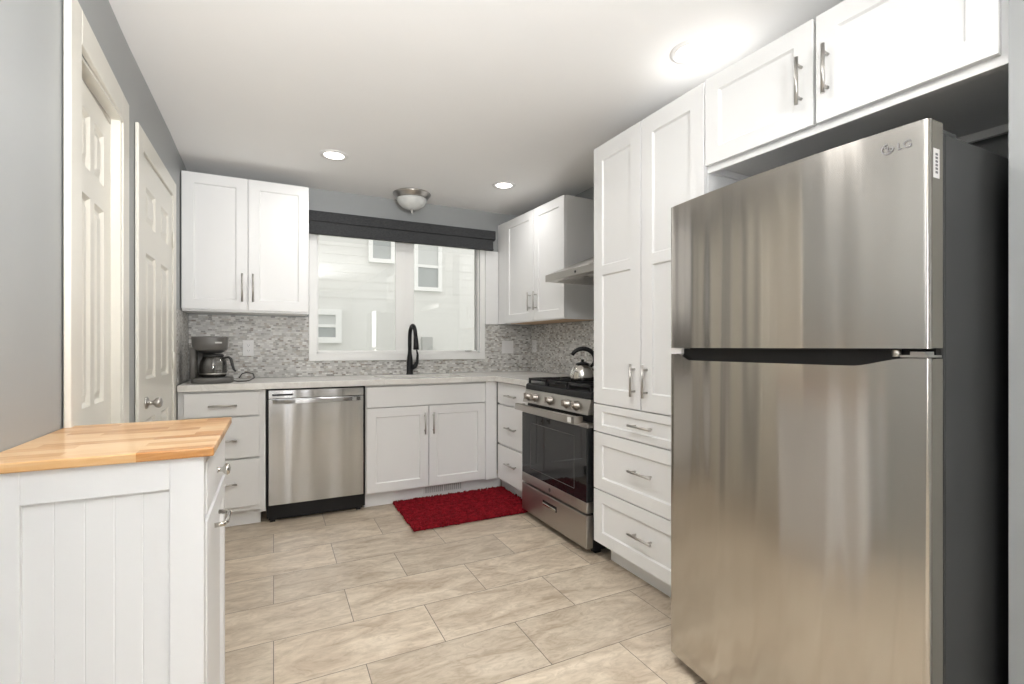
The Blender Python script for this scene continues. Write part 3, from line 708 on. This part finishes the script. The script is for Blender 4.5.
MB().tube([hn + dr * 0.058 + Vector((0, 0, 0.158)), hn + dr * 0.092 + Vector((0, 0, 0.164)), hn + dr * 0.105 + Vector((0, 0, 0.152)), hn + dr * 0.112 + Vector((0, 0, 0.12)), hn + dr * 0.122 + Vector((0, 0, 0.085)), hn + dr * 0.135 + Vector((0, 0, 0.072))], [0.007, 0.008, 0.009, 0.009, 0.007, 0.005], 10).build('handle', DARK_PLASTIC, cfo)
FCM = frame((CX, CY - 0.111, 0), (1, 0, 0), (0, -1, 0))
MB(FCM).box(0.036, CZ + 0.252, -0.002, 0.074, CZ + 0.262, 0.004).build('badge', EXT_BOX, hdo, 0.001)
cd = thing('power_cord', 'black power cord looping on the counter beside the coffee maker', 'cord', (-0.22, 3.66, 0.914))
MB().tube([(-0.245, 3.735, 0.919), (-0.215, 3.66, 0.9185), (-0.165, 3.655, 0.9185), (-0.145, 3.72, 0.9185), (-0.12, 3.80, 0.93), (-0.13, 3.90, 0.955), (-0.17, 3.985, 0.96), (-0.205, 4.03, 0.95), (-0.225, 4.05, 0.9185)], 0.0035, 8).build('cable', MATTE_BLACK, cd)

# ------------------------------------------------------------------ range
RY0, RW = 2.932, 0.758
FR = frame((1.52, RY0, 0), (0, -1, 0), (-1, 0, 0))
rg = thing('gas_range', 'stainless steel gas range with black oven glass beside the tall pantry', 'stove', (1.87, 2.55, 0))
MB(FR).box(0.0, 0.03, -0.685, RW, 0.885, -0.045).build('body', MATTE_BLACK, rg)
for uu in (0.03, RW - 0.07): MB(FR).box(uu, 0, -0.12, uu + 0.04, 0.03, -0.08).build('foot', MATTE_BLACK, rg)
dr_ = MB(FR).box(0.0, 0.045, -0.045, RW, 0.226, 0.0).build('drawer', STEEL_RANGE, rg, 0.004)
MB(FR).box(0.285, 0.150, -0.002, 0.452, 0.184, 0.002).build('handle_recess', MATTE_BLACK, dr_, 0.003)
MB(FR).box(0.292, 0.153, 0.0, 0.445, 0.171, 0.008).build('handle', CHROME, dr_, 0.004)
dor = MB(FR); dor.box(0.0, 0.238, -0.045, RW, 0.298, 0.0)
MB(FR).box(0.0, 0.702, -0.045, RW, 0.7215, -0.008).build('door_top_rail', STEEL_RANGE, rg)
doro = dor.build('oven_door', STEEL_RANGE, rg, 0.003)
gl_ = MB(FR).box(0.002, 0.298, -0.04, RW - 0.002, 0.702, -0.002).build('oven_glass', GLASS_BLACK, doro)
ow = MB(FR); u0, u1, v0, v1 = 0.12, RW - 0.12, 0.345, 0.645
for a_, b_, c2_, d_ in ((u0, v0, u1, v0 + 0.003), (u0, v1 - 0.003, u1, v1), (u0, v0, u0 + 0.003, v1), (u1 - 0.003, v0, u1, v1)): ow.box(a_, b_, -0.003, c2_, d_, -0.0015)
ow.build('window_outline', PLASTIC_GREY, doro)
eb = MB(FR); eb.lathe((RW / 2 - 0.01, 0.266, 0.0), [(0.012, 0), (0.012, 0.0015), (0.010, 0.0015), (0.010, 0.0008)], 24); eb.build('emblem', PLASTIC_GREY, doro)
# handle: wide flat stainless bar with slots on its top
hm = MB(FR); N = 16
prof = lambda s_: 0.052 + 0.010 * math.sin(math.pi * s_)
for i in range(N):
    s0, s1_ = i / N, (i + 1) / N; a0, a1_ = 0.0 + 0.715 * s0, 0.0 + 0.715 * s1_
    p0, p1 = prof(s0), prof(s1_)
    hm.add([(a0, 0.722, p0 - 0.02), (a1_, 0.722, p1 - 0.02), (a1_, 0.765, p1 - 0.02), (a0, 0.765, p0 - 0.02), (a0, 0.724, p0), (a1_, 0.724, p1), (a1_, 0.762, p1), (a0, 0.762, p0)],
           [(0, 3, 2, 1), (4, 5, 6, 7), (0, 1, 5, 4), (2, 3, 7, 6)] + ([(3, 0, 4, 7)] if i == 0 else []) + ([(1, 2, 6, 5)] if i == N - 1 else []))
hm.box(0.005, 0.724, -0.01, 0.03, 0.76, 0.038); hm.box(0.685, 0.724, -0.01, 0.71, 0.76, 0.038)
hm.build('handle', STEEL_RANGE, doro)
MB(FR).box(0.0, 0.722, -0.05, RW, 0.728, -0.006).build('door_top', STEEL_RANGE, doro)
sl_ = MB(FR)
for q in (0.06, 0.21, 0.36, 0.51): sl_.box(q, 0.727, -0.035, q + 0.11, 0.7285, -0.018)
sl_.build('vent_slot', DARK, doro)
MB(FR).box(0.655, 0.728, 0.0515, 0.687, 0.757, 0.0562).build('sticker', PLATE, doro)
# control panel (slanted)
cp = MB(FR); cp.add([(0, 0.772, -0.005), (RW, 0.772, -0.005), (RW, 0.855, -0.03), (0, 0.855, -0.03), (0, 0.772, -0.07), (RW, 0.772, -0.07), (RW, 0.855, -0.07), (0, 0.855, -0.07)],
                    [(0, 1, 2, 3), (4, 7, 6, 5), (0, 4, 5, 1), (1, 5, 6, 2), (2, 6, 7, 3), (3, 7, 4, 0)])
cpo = cp.build('control_panel', STEEL_RANGE, rg, 0.002)
for uk in (0.075, 0.165, 0.35, 0.54, 0.64):
    kn = MB(FR); zc = 0.812; dn = Vector((0, 0.29, 0.957))
    base = Vector((uk, zc, -0.0165))
    pts = [base + dn * h for h in (0, 0.004, 0.006, 0.03, 0.034)]
    kn.tube([tuple(p) for p in pts], [0.028, 0.028, 0.0225, 0.019, 0.015], 20)
    p2 = base + dn * 0.034
    kn.box(uk - 0.004, zc - 0.012, 0.012, uk + 0.004, zc + 0.026, 0.0235)
    kn.build('knob', KNOB, cpo)
tp = MB(FR); tp.add([(0, 0.857, -0.028), (RW, 0.857, -0.028), (RW, 0.890, -0.033), (0, 0.890, -0.033), (0, 0.857, -0.685), (RW, 0.857, -0.685), (RW, 0.897, -0.685), (0, 0.897, -0.685), (0, 0.897, -0.045), (RW, 0.897, -0.045)],
                    [(0, 1, 2, 3), (3, 2, 9, 8), (8, 9, 6, 7), (0, 4, 5, 1), (4, 7, 6, 5), (1, 5, 6, 9, 2), (0, 3, 8, 7, 4)])
tp.build('cooktop', BLACK, rg, 0.003)
for (bu, bdp) in ((0.16, -0.22), (0.16, -0.52), (0.376, -0.37), (0.60, -0.22), (0.60, -0.52)):
    bm_ = MB(FR); o3 = FR[0] + FR[1] * bu + FR[3] * bdp
    MB().lathe((o3.x, o3.y, 0.897), [(0.05, 0), (0.048, 0.008), (0.036, 0.01), (0.036, 0.016), (0.033, 0.019), (0.01, 0.02)], 24).build('burner', MATTE_BLACK, rg)
for k in range(3):
    g = MB(FR); g0 = 0.012 + k * 0.2455; g1 = g0 + 0.237
    zt = 0.934; w_ = 0.013
    def bar(a0_, c0_, a1__, c1_): g.box(a0_, zt - 0.016, c0_, a1__, zt, c1_)
    bar(g0, -0.058, g1, -0.058 + w_); bar(g0, -0.655, g1, -0.655 + w_); bar(g0, -0.655, g0 + w_, -0.046); bar(g1 - w_, -0.655, g1, -0.046)
    bar(g0, -0.365, g1, -0.353); mid_ = (g0 + g1) / 2; bar(mid_ - w_ / 2, -0.655, mid_ + w_ / 2, -0.046)
    bar(g0, -0.225, g1, -0.215); bar(g0, -0.515, g1, -0.505)
    for a_ in (g0, g1 - w_):
        for c_2 in (-0.655, -0.36, -0.058): g.box(a_, 0.896, c_2, a_ + w_, zt, c_2 + w_)
    g.build('grate', MATTE_BLACK, rg, 0.002)

# kettle
kt = thing('tea_kettle', 'polished steel tea kettle with black handle on the range grates', 'kettle', (1.732, 2.518, 0.9345))
KX, KY, KZ = 1.732, 2.518, 0.9345
kb_ = MB(); kb_.lathe((KX, KY, KZ), [(0.072, 0), (0.079, 0.004), (0.082, 0.015), (0.080, 0.04), (0.072, 0.068), (0.058, 0.09), (0.042, 0.101), (0.036, 0.104)], 40); kb_.build('body', CHROME, kt)
MB().lathe((KX, KY, KZ + 0.101), [(0.045, 0), (0.045, 0.004), (0.03, 0.011), (0.012, 0.015), (0.008, 0.02), (0.012, 0.026), (0.008, 0.031), (0.003, 0.032)], 24).build('lid', MATTE_BLACK, kt)
ra = Vector((0.897, -0.442, 0))        # towards image right
K0 = Vector((KX, KY, KZ))
sp_ = K0 + ra * 0.055 + Vector((0, 0, 0.045))
MB().tube([sp_, sp_ + ra * 0.035 + Vector((0, 0, 0.02)), sp_ + ra * 0.06 + Vector((0, 0, 0.055))], [0.026, 0.018, 0.013], 14).build('spout', CHROME, kt)
hp = []
for i in range(15):
    a = math.radians(-25 + 182 * i / 14)
    hp.append(K0 + ra * (0.003 + 0.074 * math.cos(a)) + Vector((0, 0, 0.133 + 0.066 * math.sin(a))))
hp = [K0 + ra * 0.052 + Vector((0, 0, 0.088))] + hp
MB().tube([tuple(p) for p in hp], [0.008] + [0.0115 + 0.003 * math.sin(math.pi * i / 14) for i in range(15)], 12).build('handle', MATTE_BLACK, kt)

# ------------------------------------------------------------------ range hood
hd_ = thing('range_hood', 'stainless steel chimney range hood above the gas range', 'range hood', (XR, 2.55, 1.6))
HY0, HY1, HX0 = 2.168, 2.925, 1.70; hz0, hz1 = 1.593, 1.642
hh = MB(); zt2 = 1.76; cx0, cy0, cy1 = 1.95, 2.41, 2.68
hh.box(HX0, HY0, hz1 - 0.046, XR - 0.001, HY1, hz1)
hh.add([(HX0, HY0, hz1), (HX0, HY1, hz1), (XR - 0.001, HY1, hz1), (XR - 0.001, HY0, hz1), (cx0, cy0, zt2), (cx0, cy1, zt2), (XR - 0.001, cy1, zt2), (XR - 0.001, cy0, zt2)],
       [(0, 1, 5, 4), (1, 2, 6, 5), (2, 3, 7, 6), (3, 0, 4, 7), (4, 5, 6, 7), (0, 3, 2, 1)])
hh.build('canopy', STEEL_RANGE, hd_, 0.002)
MB().box(cx0, cy0, zt2 - 0.002, XR - 0.001, cy1, ZC - 0.001).build('chimney', STEEL_RANGE, hd_)
for y_ in (2.22, 2.56):
    fl = MB(); fl.box(HX0 + 0.07, y_, hz0 - 0.002, XR - 0.08, y_ + 0.31, hz0 + 0.004)
    for i in range(12): fl.box(HX0 + 0.08 + i * 0.03, y_ + 0.01, hz0 - 0.006, HX0 + 0.095 + i * 0.03, y_ + 0.3, hz0 - 0.002)
    fl.build('filter', NICKEL, hd_)
bt = MB(); bt.lathe((HX0 - 0.001, 2.55, (hz0 + hz1) / 2), [(0.008, 0.003), (0.008, -0.003)], 12, 'x'); bt.build('button', DARK_PLASTIC, hd_)

# ------------------------------------------------------------------ right upper cabinet
FRU = frame((1.862, YB - 0.009, 0), (0.052, -1.06, 0), (-1.06, -0.052, 0))
c = thing('wall_cabinet', 'white shaker two-door wall cabinet right of the window, beside the range hood', 'cabinet', (XR, 3.5, 1.36), 'white wall cabinets')
carcass(FRU, 0.0, 1.062, 1.352, 2.266, 0.29, c)
for u0, u1, hu in ((0.15, 0.627, 0.588), (0.633, 1.062, 0.678)):
    d = shaker(FRU, u0, u1, 1.358, 2.262, c, st=0.068); bar_handle(FRU, hu, 1.515, 0.15, True, d)
MB(FRU).box(0.0, 1.352, -0.02, 0.147, 2.266, -0.002).build('filler_strip', WHITE, c)
MB(FRU).box(0.2, 1.348, -0.285, 1.055, 1.352, -0.03).build('bottom_edge', RAWWOOD, c)
MB().box(1.7325, YB - 0.03, 1.349, 1.86, YB - 0.0085, 2.02).build('filler_panel', WHITE, c, 0.002)

# ------------------------------------------------------------------ pantry
FP = frame((1.55, 2.150, 0), (0, -1, 0), (-1, 0, 0))
c = thing('pantry_cabinet', 'tall white shaker pantry with two doors over three drawers by the refrigerator', 'pantry cabinet', (1.9, 1.77, 0))
carcass(FP, 0.0, 0.749, 0.104, 2.211, 0.668, c)
MB(FP).box(0.05, 0.0, -0.66, 0.749, 0.104, -0.078).build('toe_kick', WHITE, c)
for u0, u1, hu in ((0.002, 0.372, 0.334), (0.378, 0.747, 0.418)):
    d = shaker(FP, u0, u1, 0.846, 2.208, c, st=0.072, mid=(1.523, 1.572), strv=0.08); bar_handle(FP, hu, 0.985, 0.155, True, d, out=0.03)
for v0, v1, hv, sv in ((0.696, 0.840, 0.768, 0.036), (0.390, 0.690, 0.549, 0.062), (0.104, 0.384, 0.249, 0.062)):
    d = shaker(FP, 0.002, 0.747, v0, v1, c, 'drawer', st=0.072, strv=sv); bar_handle(FP, 0.392, hv, 0.155, False, d)

# ------------------------------------------------------------------ cabinet above the refrigerator (slightly skewed)
a2 = math.radians(3.3)
FC = frame((1.550, 1.4005, 0), (math.sin(a2), -math.cos(a2), 0), (-math.cos(a2), -math.sin(a2), 0))
c = thing('wall_cabinet', 'white shaker two-door cabinet above the stainless refrigerator', 'cabinet', (1.85, 0.95, 1.85), 'white wall cabinets')
WFC = 0.876
MB(FC).box(0.001, 1.868, -0.56, WFC, 2.214, -0.021).build('body', WHITE, c, 0.001)
lip = MB(FC); lip.box(0.001, 1.842, -0.04, WFC, 1.868, -0.019); lip.box(0.001, 1.842, -0.56, 0.02, 1.868, -0.04); lip.box(WFC - 0.02, 1.842, -0.56, WFC, 1.868, -0.04); lip.box(0.02, 1.842, -0.56, WFC - 0.02, 1.868, -0.54)
lip.build('face_frame', WHITE, c, 0.001)
for u0, u1, hu in ((0.003, 0.421, 0.384), (0.430, 0.863, 0.467)):
    d = shaker(FC, u0, u1, 1.868, 2.213, c, st=0.062); bar_handle(FC, hu, 2.02, 0.155, True, d, out=0.03)

# ------------------------------------------------------------------ refrigerator
FX, FY0, FY1 = 1.29, 0.548, 1.322
fg = thing('refrigerator', 'large stainless top-freezer refrigerator with dark grey sides', 'refrigerator', (1.65, 0.93, 0))
MB().box(FX + 0.078, FY0 + 0.004, 0.035, 2.08, FY1 - 0.004, 1.632).build('body', FR_SIDE, fg, 0.006)
MB().box(FX + 0.058, FY0 + 0.012, 0.05, FX + 0.079, FY1 - 0.012, 1.625).build('gasket', DARK, fg)
MB().box(FX + 0.05, FY0 + 0.03, 0.0, FX + 0.12, FY1 - 0.03, 0.045).build('toe_grille', MATTE_BLACK, fg)
for y_ in (FY0 + 0.03, FY1 - 0.09): MB().box(1.9, y_, 0, 1.96, y_ + 0.06, 0.036).build('roller', MATTE_BLACK, fg)
def bowx(s_): return FX - 0.024 * (1 - (2 * s_ - 1) ** 2)
def fridge_door(z0, ztop, name):
    NC = 64; mb = MB(); back = FX + 0.060
    cols = []
    r = 0.010
    for i in range(NC + 1):
        s_ = i / NC; y = FY1 + (FY0 - FY1) * s_
        x = bowx(s_)
        e = min(y - FY0, FY1 - y)
        if e < r: x += r - math.sqrt(max(0, r * r - (r - e) ** 2))
        zt_ = ztop(s_); cols.append((x, y, zt_))
    # extra columns near the rounded edges
    ext = []
    for e in (0.001, 0.0025, 0.005, 0.0075):
        for y in (FY0 + e, FY1 - e):
            s_ = (FY1 - y) / (FY1 - FY0); x = bowx(s_) + r - math.sqrt(max(0, r * r - (r - e) ** 2)); ext.append((x, y, ztop(s_)))
    cols = sorted(cols + ext, key=lambda q: -q[1])
    n_ = len(cols); zs = 14; pts = []
    for x, y, zt_ in cols:
        for k in range(zs + 1):
            pts.append((x, y, z0 + (zt_ - z0) * k / zs))
    fs = []
    for i in range(n_ - 1):
        for k in range(zs):
            a = i * (zs + 1) + k; fs.append((a, a + 1, a + zs + 2, a + zs + 1))
    mb.add(pts, fs, True)
    # returns: top, bottom
    for top in (True, False):
        p2 = []
        for x, y, zt_ in cols: zz = zt_ if top else z0; p2 += [(x, y, zz), (back, y, zz)]
        mb.add(p2, [(2 * i, 2 * i + 1, 2 * i + 3, 2 * i + 2) for i in range(n_ - 1)])
    o = mb.build(name, STEEL, fg)
    for y, zt_ in ((FY0, cols[-1][2]), (FY1, cols[0][2])):
        s_ = 1 if y == FY0 else -1; sd_ = MB()
        sd_.box(FX + 0.014, y, z0 + 0.001, back, y + s_ * 0.004, zt_ - 0.001)
        sd_.build('door_edge', FR_EDGE, o)
    return o
fz = fridge_door(1.141, lambda s_: 1.648, 'freezer_door')
def scoop(s_):
    z_hi, z_lo = 1.119, 1.0985; a0, a1_, b0, b1 = 0.06, 0.135, 0.80, 0.955
    def sm(t): t = max(0, min(1, t)); return t * t * (3 - 2 * t)
    if s_ < a1_: return z_hi - (z_hi - z_lo) * sm((s_ - a0) / (a1_ - a0))
    if s_ > b0: return z_lo + (z_hi - z_lo) * sm((s_ - b0) / (b1 - b0))
    return z_lo
fd = fridge_door(0.045, scoop, 'refrigerator_door')
MB().box(FX + 0.018, FY0 + 0.03, 1.085, FX + 0.056, FY1 - 0.015, 1.138).build('handle_recess', BLACK, fg)
MB().box(FX + 0.004, FY1 - 0.05, 1.1205, FX + 0.05, FY1 - 0.001, 1.1395).build('gap_spacer', PLATE, fg, 0.002)
hg = MB(); hg.box(FX + 0.0, FY0 + 0.002, 1.121, FX + 0.06, FY0 + 0.055, 1.126); hg.box(FX + 0.01, FY0 + 0.012, 1.126, FX + 0.05, FY0 + 0.04, 1.134); hg.tube([(FX + 0.008, FY0 + 0.065, 1.122), (FX + 0.008, FY0 + 0.065, 1.138)], 0.009, 10)
hg.build('middle_hinge', NICKEL, fg)
th = MB(); th.box(FX + 0.06, FY0 + 0.01, 1.632, FX + 0.15, FY0 + 0.05, 1.644); th.build('top_hinge', FR_SIDE, fg, 0.003)
lb = MB(); lb.box(FX + 0.018, FY0 - 0.0006, 1.52, FX + 0.044, FY0, 1.585); lbo = lb.build('label', PLATE, fz)
lt = MB()
for i in range(6): lt.box(FX + 0.026, FY0 - 0.001, 1.53 + i * 0.008, FX + 0.036, FY0 - 0.0006, 1.535 + i * 0.008)
lt.build('printing', LABEL_INK, lbo)

def text_mesh(body, size, fr, u, v, d, name, mat, parent, ex=0.0004, cx=1.0):
    cu = bpy.data.curves.new('t', 'FONT'); cu.body = body; cu.size = size; cu.extrude = ex; cu.align_x = 'LEFT'
    to = bpy.data.objects.new('t', cu); col.objects.link(to)
    dg = bpy.context.evaluated_depsgraph_get(); me = bpy.data.meshes.new_from_object(to.evaluated_get(dg))
    mb = MB(fr); mb.add([(u + p.co.x * cx, v + p.co.y, d + p.co.z) for p in me.vertices], [tuple(p.vertices) for p in me.polygons])
    bpy.data.objects.remove(to); bpy.data.meshes.remove(me); bpy.data.curves.remove(cu)
    return mb.build(name, mat, parent)
# logo on the freezer door, on a local frame following the bowed front
yl = 0.640; sl0 = (FY1 - yl) / (FY1 - FY0); sl1 = (FY1 - 0.565) / (FY1 - FY0)
pA = Vector((bowx(sl0) - 0.0022, yl, 0)); pB = Vector((bowx(sl1) - 0.0022, 0.565, 0)); uD = (pB - pA).normalized(); nD = Vector((-abs(uD.y), -uD.x, 0)) if False else Vector((uD.y, -uD.x, 0))
if nD.x > 0: nD = -nD
FL = frame(pA, uD, nD)
lg = MB(FL)
def ring(mb, cu_, cv_, r0, r1, a0, a1_, n_=28):
    pts = []
    for i in range(n_ + 1):
        a = math.radians(a0 + (a1_ - a0) * i / n_)
        for r_ in (r0, r1): pts += [(cu_ + r_ * math.cos(a), cv_ + r_ * math.sin(a), 0), (cu_ + r_ * math.cos(a), cv_ + r_ * math.sin(a), 0.0012)]
    fs = []
    for i in range(n_):
        k = i * 4; fs += [(k + 1, k + 5, k + 7, k + 3), (k, k + 2, k + 6, k + 4), (k, k + 4, k + 5, k + 1), (k + 2, k + 3, k + 7, k + 6)]
    fs += [(0, 1, 3, 2), (n_ * 4, n_ * 4 + 2, n_ * 4 + 3, n_ * 4 + 1)]
    mb.add(pts, fs)
kg = 0.84; vg = 1.604
ring(lg, 0.02 * kg, vg, 0.0120 * kg, 0.0145 * kg, 95, 360)
def gbox(a0, b0, a1_, b1): lg.box(a0 * kg, vg + b0 * kg, 0, a1_ * kg, vg + b1 * kg, 0.0012)
gbox(0.0192, -0.007, 0.0210, 0.008); gbox(0.0192, -0.007, 0.0258, -0.0052); gbox(0.0235, 0.0, 0.0338, 0.0018)
lg.lathe((0.0145 * kg, vg + 0.0055 * kg, 0), [(0.0018, 0), (0.0018, 0.0012)], 10)
lg.build('logo_emblem', BADGE, fz)
text_mesh('LG', 0.0235, FL, 0.0345, 1.5955, 0.0004, 'logo_letters', BADGE, fz)

# ------------------------------------------------------------------ kitchen cart
KX0, KX1, KY0, KY1 = -0.518, -0.1185, 1.252, 1.768
ca = thing('kitchen_cart', 'white beadboard kitchen cart with butcher block top against the left wall', 'kitchen cart', (-0.34, 1.59, 0))
MB().box(KX0, KY0, 0.903, KX1, KY1, 0.923).build('butcher_block_top', BUTCHER, ca, 0.003)
BX0, BX1, BY0, BY1 = KX0 + 0.010, -0.1385, 1.264, 1.756
MB().box(BX0, BY0 + 0.012, 0.03, BX1 - 0.016, BY1, 0.903).build('body', CART_WHITE, ca, 0.001)
for y0_, y1_, z0_, z1_ in ((BY0 + 0.0121, BY0 + 0.024, 0.03, 0.903), (BY1 - 0.018, BY1, 0.03, 0.903), (BY0 + 0.0241, BY1 - 0.0181, 0.887, 0.903), (BY0 + 0.0241, BY1 - 0.0181, 0.03, 0.072)):
    MB().box(BX1 - 0.0159, y0_, z0_, BX1, y1_, z1_).build('side_frame', CART_WHITE, ca)
fp = MB()          # face frame on the camera side, beadboard recessed inside it
fp.box(BX0, BY0, 0.03, -0.442, BY0 + 0.012, 0.903); fp.box(-0.2015, BY0, 0.03, BX1, BY0 + 0.012, 0.903); fp.box(-0.442, BY0, 0.836, -0.2015, BY0 + 0.012, 0.903); fp.box(-0.442, BY0, 0.03, -0.2015, BY0 + 0.012, 0.11)
fp.build('end_frame', CART_WHITE, ca, 0.0012)
bb = MB(); nb_ = 5; w0 = (-0.2015 + 0.442) / nb_
for i in range(nb_):
    x0 = -0.442 + i * w0; g_ = 0.0018
    bb.add([(x0, BY0 + 0.0092, 0.11), (x0 + g_, BY0 + 0.0085, 0.11), (x0 + w0 - g_, BY0 + 0.0085, 0.11), (x0 + w0, BY0 + 0.0092, 0.11), (x0, BY0 + 0.0092, 0.836), (x0 + g_, BY0 + 0.0085, 0.836), (x0 + w0 - g_, BY0 + 0.0085, 0.836), (x0 + w0, BY0 + 0.0092, 0.836)],
           [(0, 1, 5, 4), (1, 2, 6, 5), (2, 3, 7, 6)])
bb.build('beadboard_panel', CART_WHITE, ca)
FK = frame((BX1 + 0.004, BY0 + 0.0, 0), (0, 1, 0), (1, 0, 0))
LK = BY1 - BY0
d = slab(FK, 0.025, LK - 0.02, 0.765, 0.885, ca, 'drawer', t=0.019, mat=CART_WHITE)
kk = MB(); kk.lathe((BX1 + 0.004, 1.50, 0.818), [(0.008, 0), (0.006, 0.004), (0.0055, 0.012), (0.0135, 0.018), (0.0155, 0.024), (0.012, 0.029), (0.003, 0.031)], 20, 'x'); kk.build('knob', CHROME, d)
d = shaker(FK, 0.025, LK - 0.02, 0.075, 0.748, ca, 'door', st=0.05, t=0.019, mat=CART_WHITE)
hk = MB(); hk.tube([(BX1 + 0.004, 1.44, 0.69), (BX1 + 0.024, 1.445, 0.69), (BX1 + 0.029, 1.46, 0.69), (BX1 + 0.029, 1.535, 0.69), (BX1 + 0.024, 1.55, 0.69), (BX1 + 0.004, 1.555, 0.69)], 0.006, 10); hk.build('handle', CHROME, d)
for x_ in (BX0 + 0.005, BX1 - 0.045):
    for y_ in (BY0 + 0.015, BY1 - 0.045): MB().box(x_, y_, 0, x_ + 0.04, y_ + 0.04, 0.03).build('foot', CART_WHITE, ca)

# ------------------------------------------------------------------ rug of red chenille tufts
rg_ = thing('rug', 'red shag rug on the tile floor in front of the sink cabinet', 'rug', (1.19, 3.2, 0))
ang = 0.0
RC = Vector((1.212, 3.238, 0)); RU = Vector((math.cos(ang), math.sin(ang), 0)); RV = Vector((-math.sin(ang), math.cos(ang), 0))
RWd, RH = 0.87, 0.59
MB((RC, RU, RV, Vector((0, 0, 1)))).box(-RWd / 2 + 0.01, -RH / 2 + 0.01, 0.0015, RWd / 2 - 0.01, RH / 2 - 0.01, 0.008).build('backing', RUGM, rg_)
tf = MB(); ni, nj = 74, 52
for i in range(ni):
    for j in range(nj):
        a = -RWd / 2 + RWd * (i + 0.5 + rnd.uniform(-.35, .35)) / ni; b_ = -RH / 2 + RH * (j + 0.5 + rnd.uniform(-.35, .35)) / nj
        p = RC + RU * a + RV * b_; r_ = rnd.uniform(0.006, 0.0095); h_ = rnd.uniform(0.016, 0.028)
        lean = Vector((rnd.uniform(-.5, .5), rnd.uniform(-.5, .5), 1)).normalized()
        q = Vector((p.x, p.y, 0.006)); top = q + lean * h_
        x_ = lean.cross(Vector((1, 0, 0))).normalized(); y_ = lean.cross(x_); pts = []
        for t__, rr_ in ((0, 0.8), (0.55, 1.0), (0.9, 0.65)):
            for k in range(5):
                a5 = k * 1.2566; pts.append(tuple(q + lean * (h_ * t__) + x_ * (r_ * rr_ * math.cos(a5)) + y_ * (r_ * rr_ * math.sin(a5))))
        pts.append(tuple(top)); fs = []
        for m_ in range(2):
            for k in range(5): fs.append((m_ * 5 + k, m_ * 5 + (k + 1) % 5, m_ * 5 + 5 + (k + 1) % 5, m_ * 5 + 5 + k))
        for k in range(5): fs.append((10 + k, 10 + (k + 1) % 5, 15))
        tf.add(pts, fs, True)
po = tf.build('pile', RUGM, rg_); po['kind'] = 'stuff'

# ------------------------------------------------------------------ ceiling lights
def can(x, y, label, power=CAN_POWER):
    if label: t = thing('recessed_light', label, 'ceiling light', (x, y, ZC), 'recessed ceiling lights')
    else:
        t = bpy.data.objects.new('unseen_fill_can', None); col.objects.link(t); t.parent = bpy.data.objects['ceiling']; t.location = (x, y, ZC)
    MB().lathe((x, y, ZC), [(0.088, 0), (0.086, -0.005), (0.066, -0.007), (0.062, -0.003)], 40, cap=False).build('trim_ring', PLATE, t)
    MB().lathe((x, y, ZC), [(0.064, -0.0035), (0.02, -0.0045), (0.001, -0.0045)], 40).build('lens', CAN_GLOW, t)
    l_ = area_light('recessed_lamp', (0, 0, -0.012), (0, 0, -1), 0.12, 0.12, power, CAN_COLOR, 'DISK', math.radians(165))
    l_.parent = t
can(0.351, 3.315, 'small round recessed ceiling light in front of the left wall cabinet')
can(1.584, 3.354, 'small round recessed ceiling light in front of the right wall cabinet', 2.2)
can(1.575, 1.49, 'large bright recessed ceiling light near the pantry, nearest of the three', 1.0)
can(0.42, 1.15, None, 9.5)  # unseen can, added and powered up to brighten the near left wall
can(0.35, -0.9, None)  # another unseen can, added behind the camera for more even light

fl_ = thing('flush_mount_light', 'flush ceiling light with nickel rim and alabaster glass bowl, unlit', 'ceiling light', (0.982, 3.783, ZC))
FXx, FYy = 1.003, 3.865
MB().lathe((FXx, FYy, ZC), [(0.138, 0), (0.150, -0.006), (0.150, -0.014), (0.142, -0.02), (0.136, -0.032), (0.126, -0.044), (0.118, -0.05)], 48).build('rim', NICKEL, fl_)
MB().lathe((FXx, FYy, ZC - 0.05), [(0.122, 0.0), (0.116, -0.02), (0.10, -0.045), (0.075, -0.064), (0.045, -0.076), (0.012, -0.082)], 48).build('glass_bowl', ALABASTER, fl_)
MB().lathe((FXx, FYy, ZC - 0.130), [(0.013, 0), (0.013, -0.006), (0.006, -0.01), (0.008, -0.018), (0.005, -0.028), (0.001, -0.034)], 16).build('finial', NICKEL, fl_)
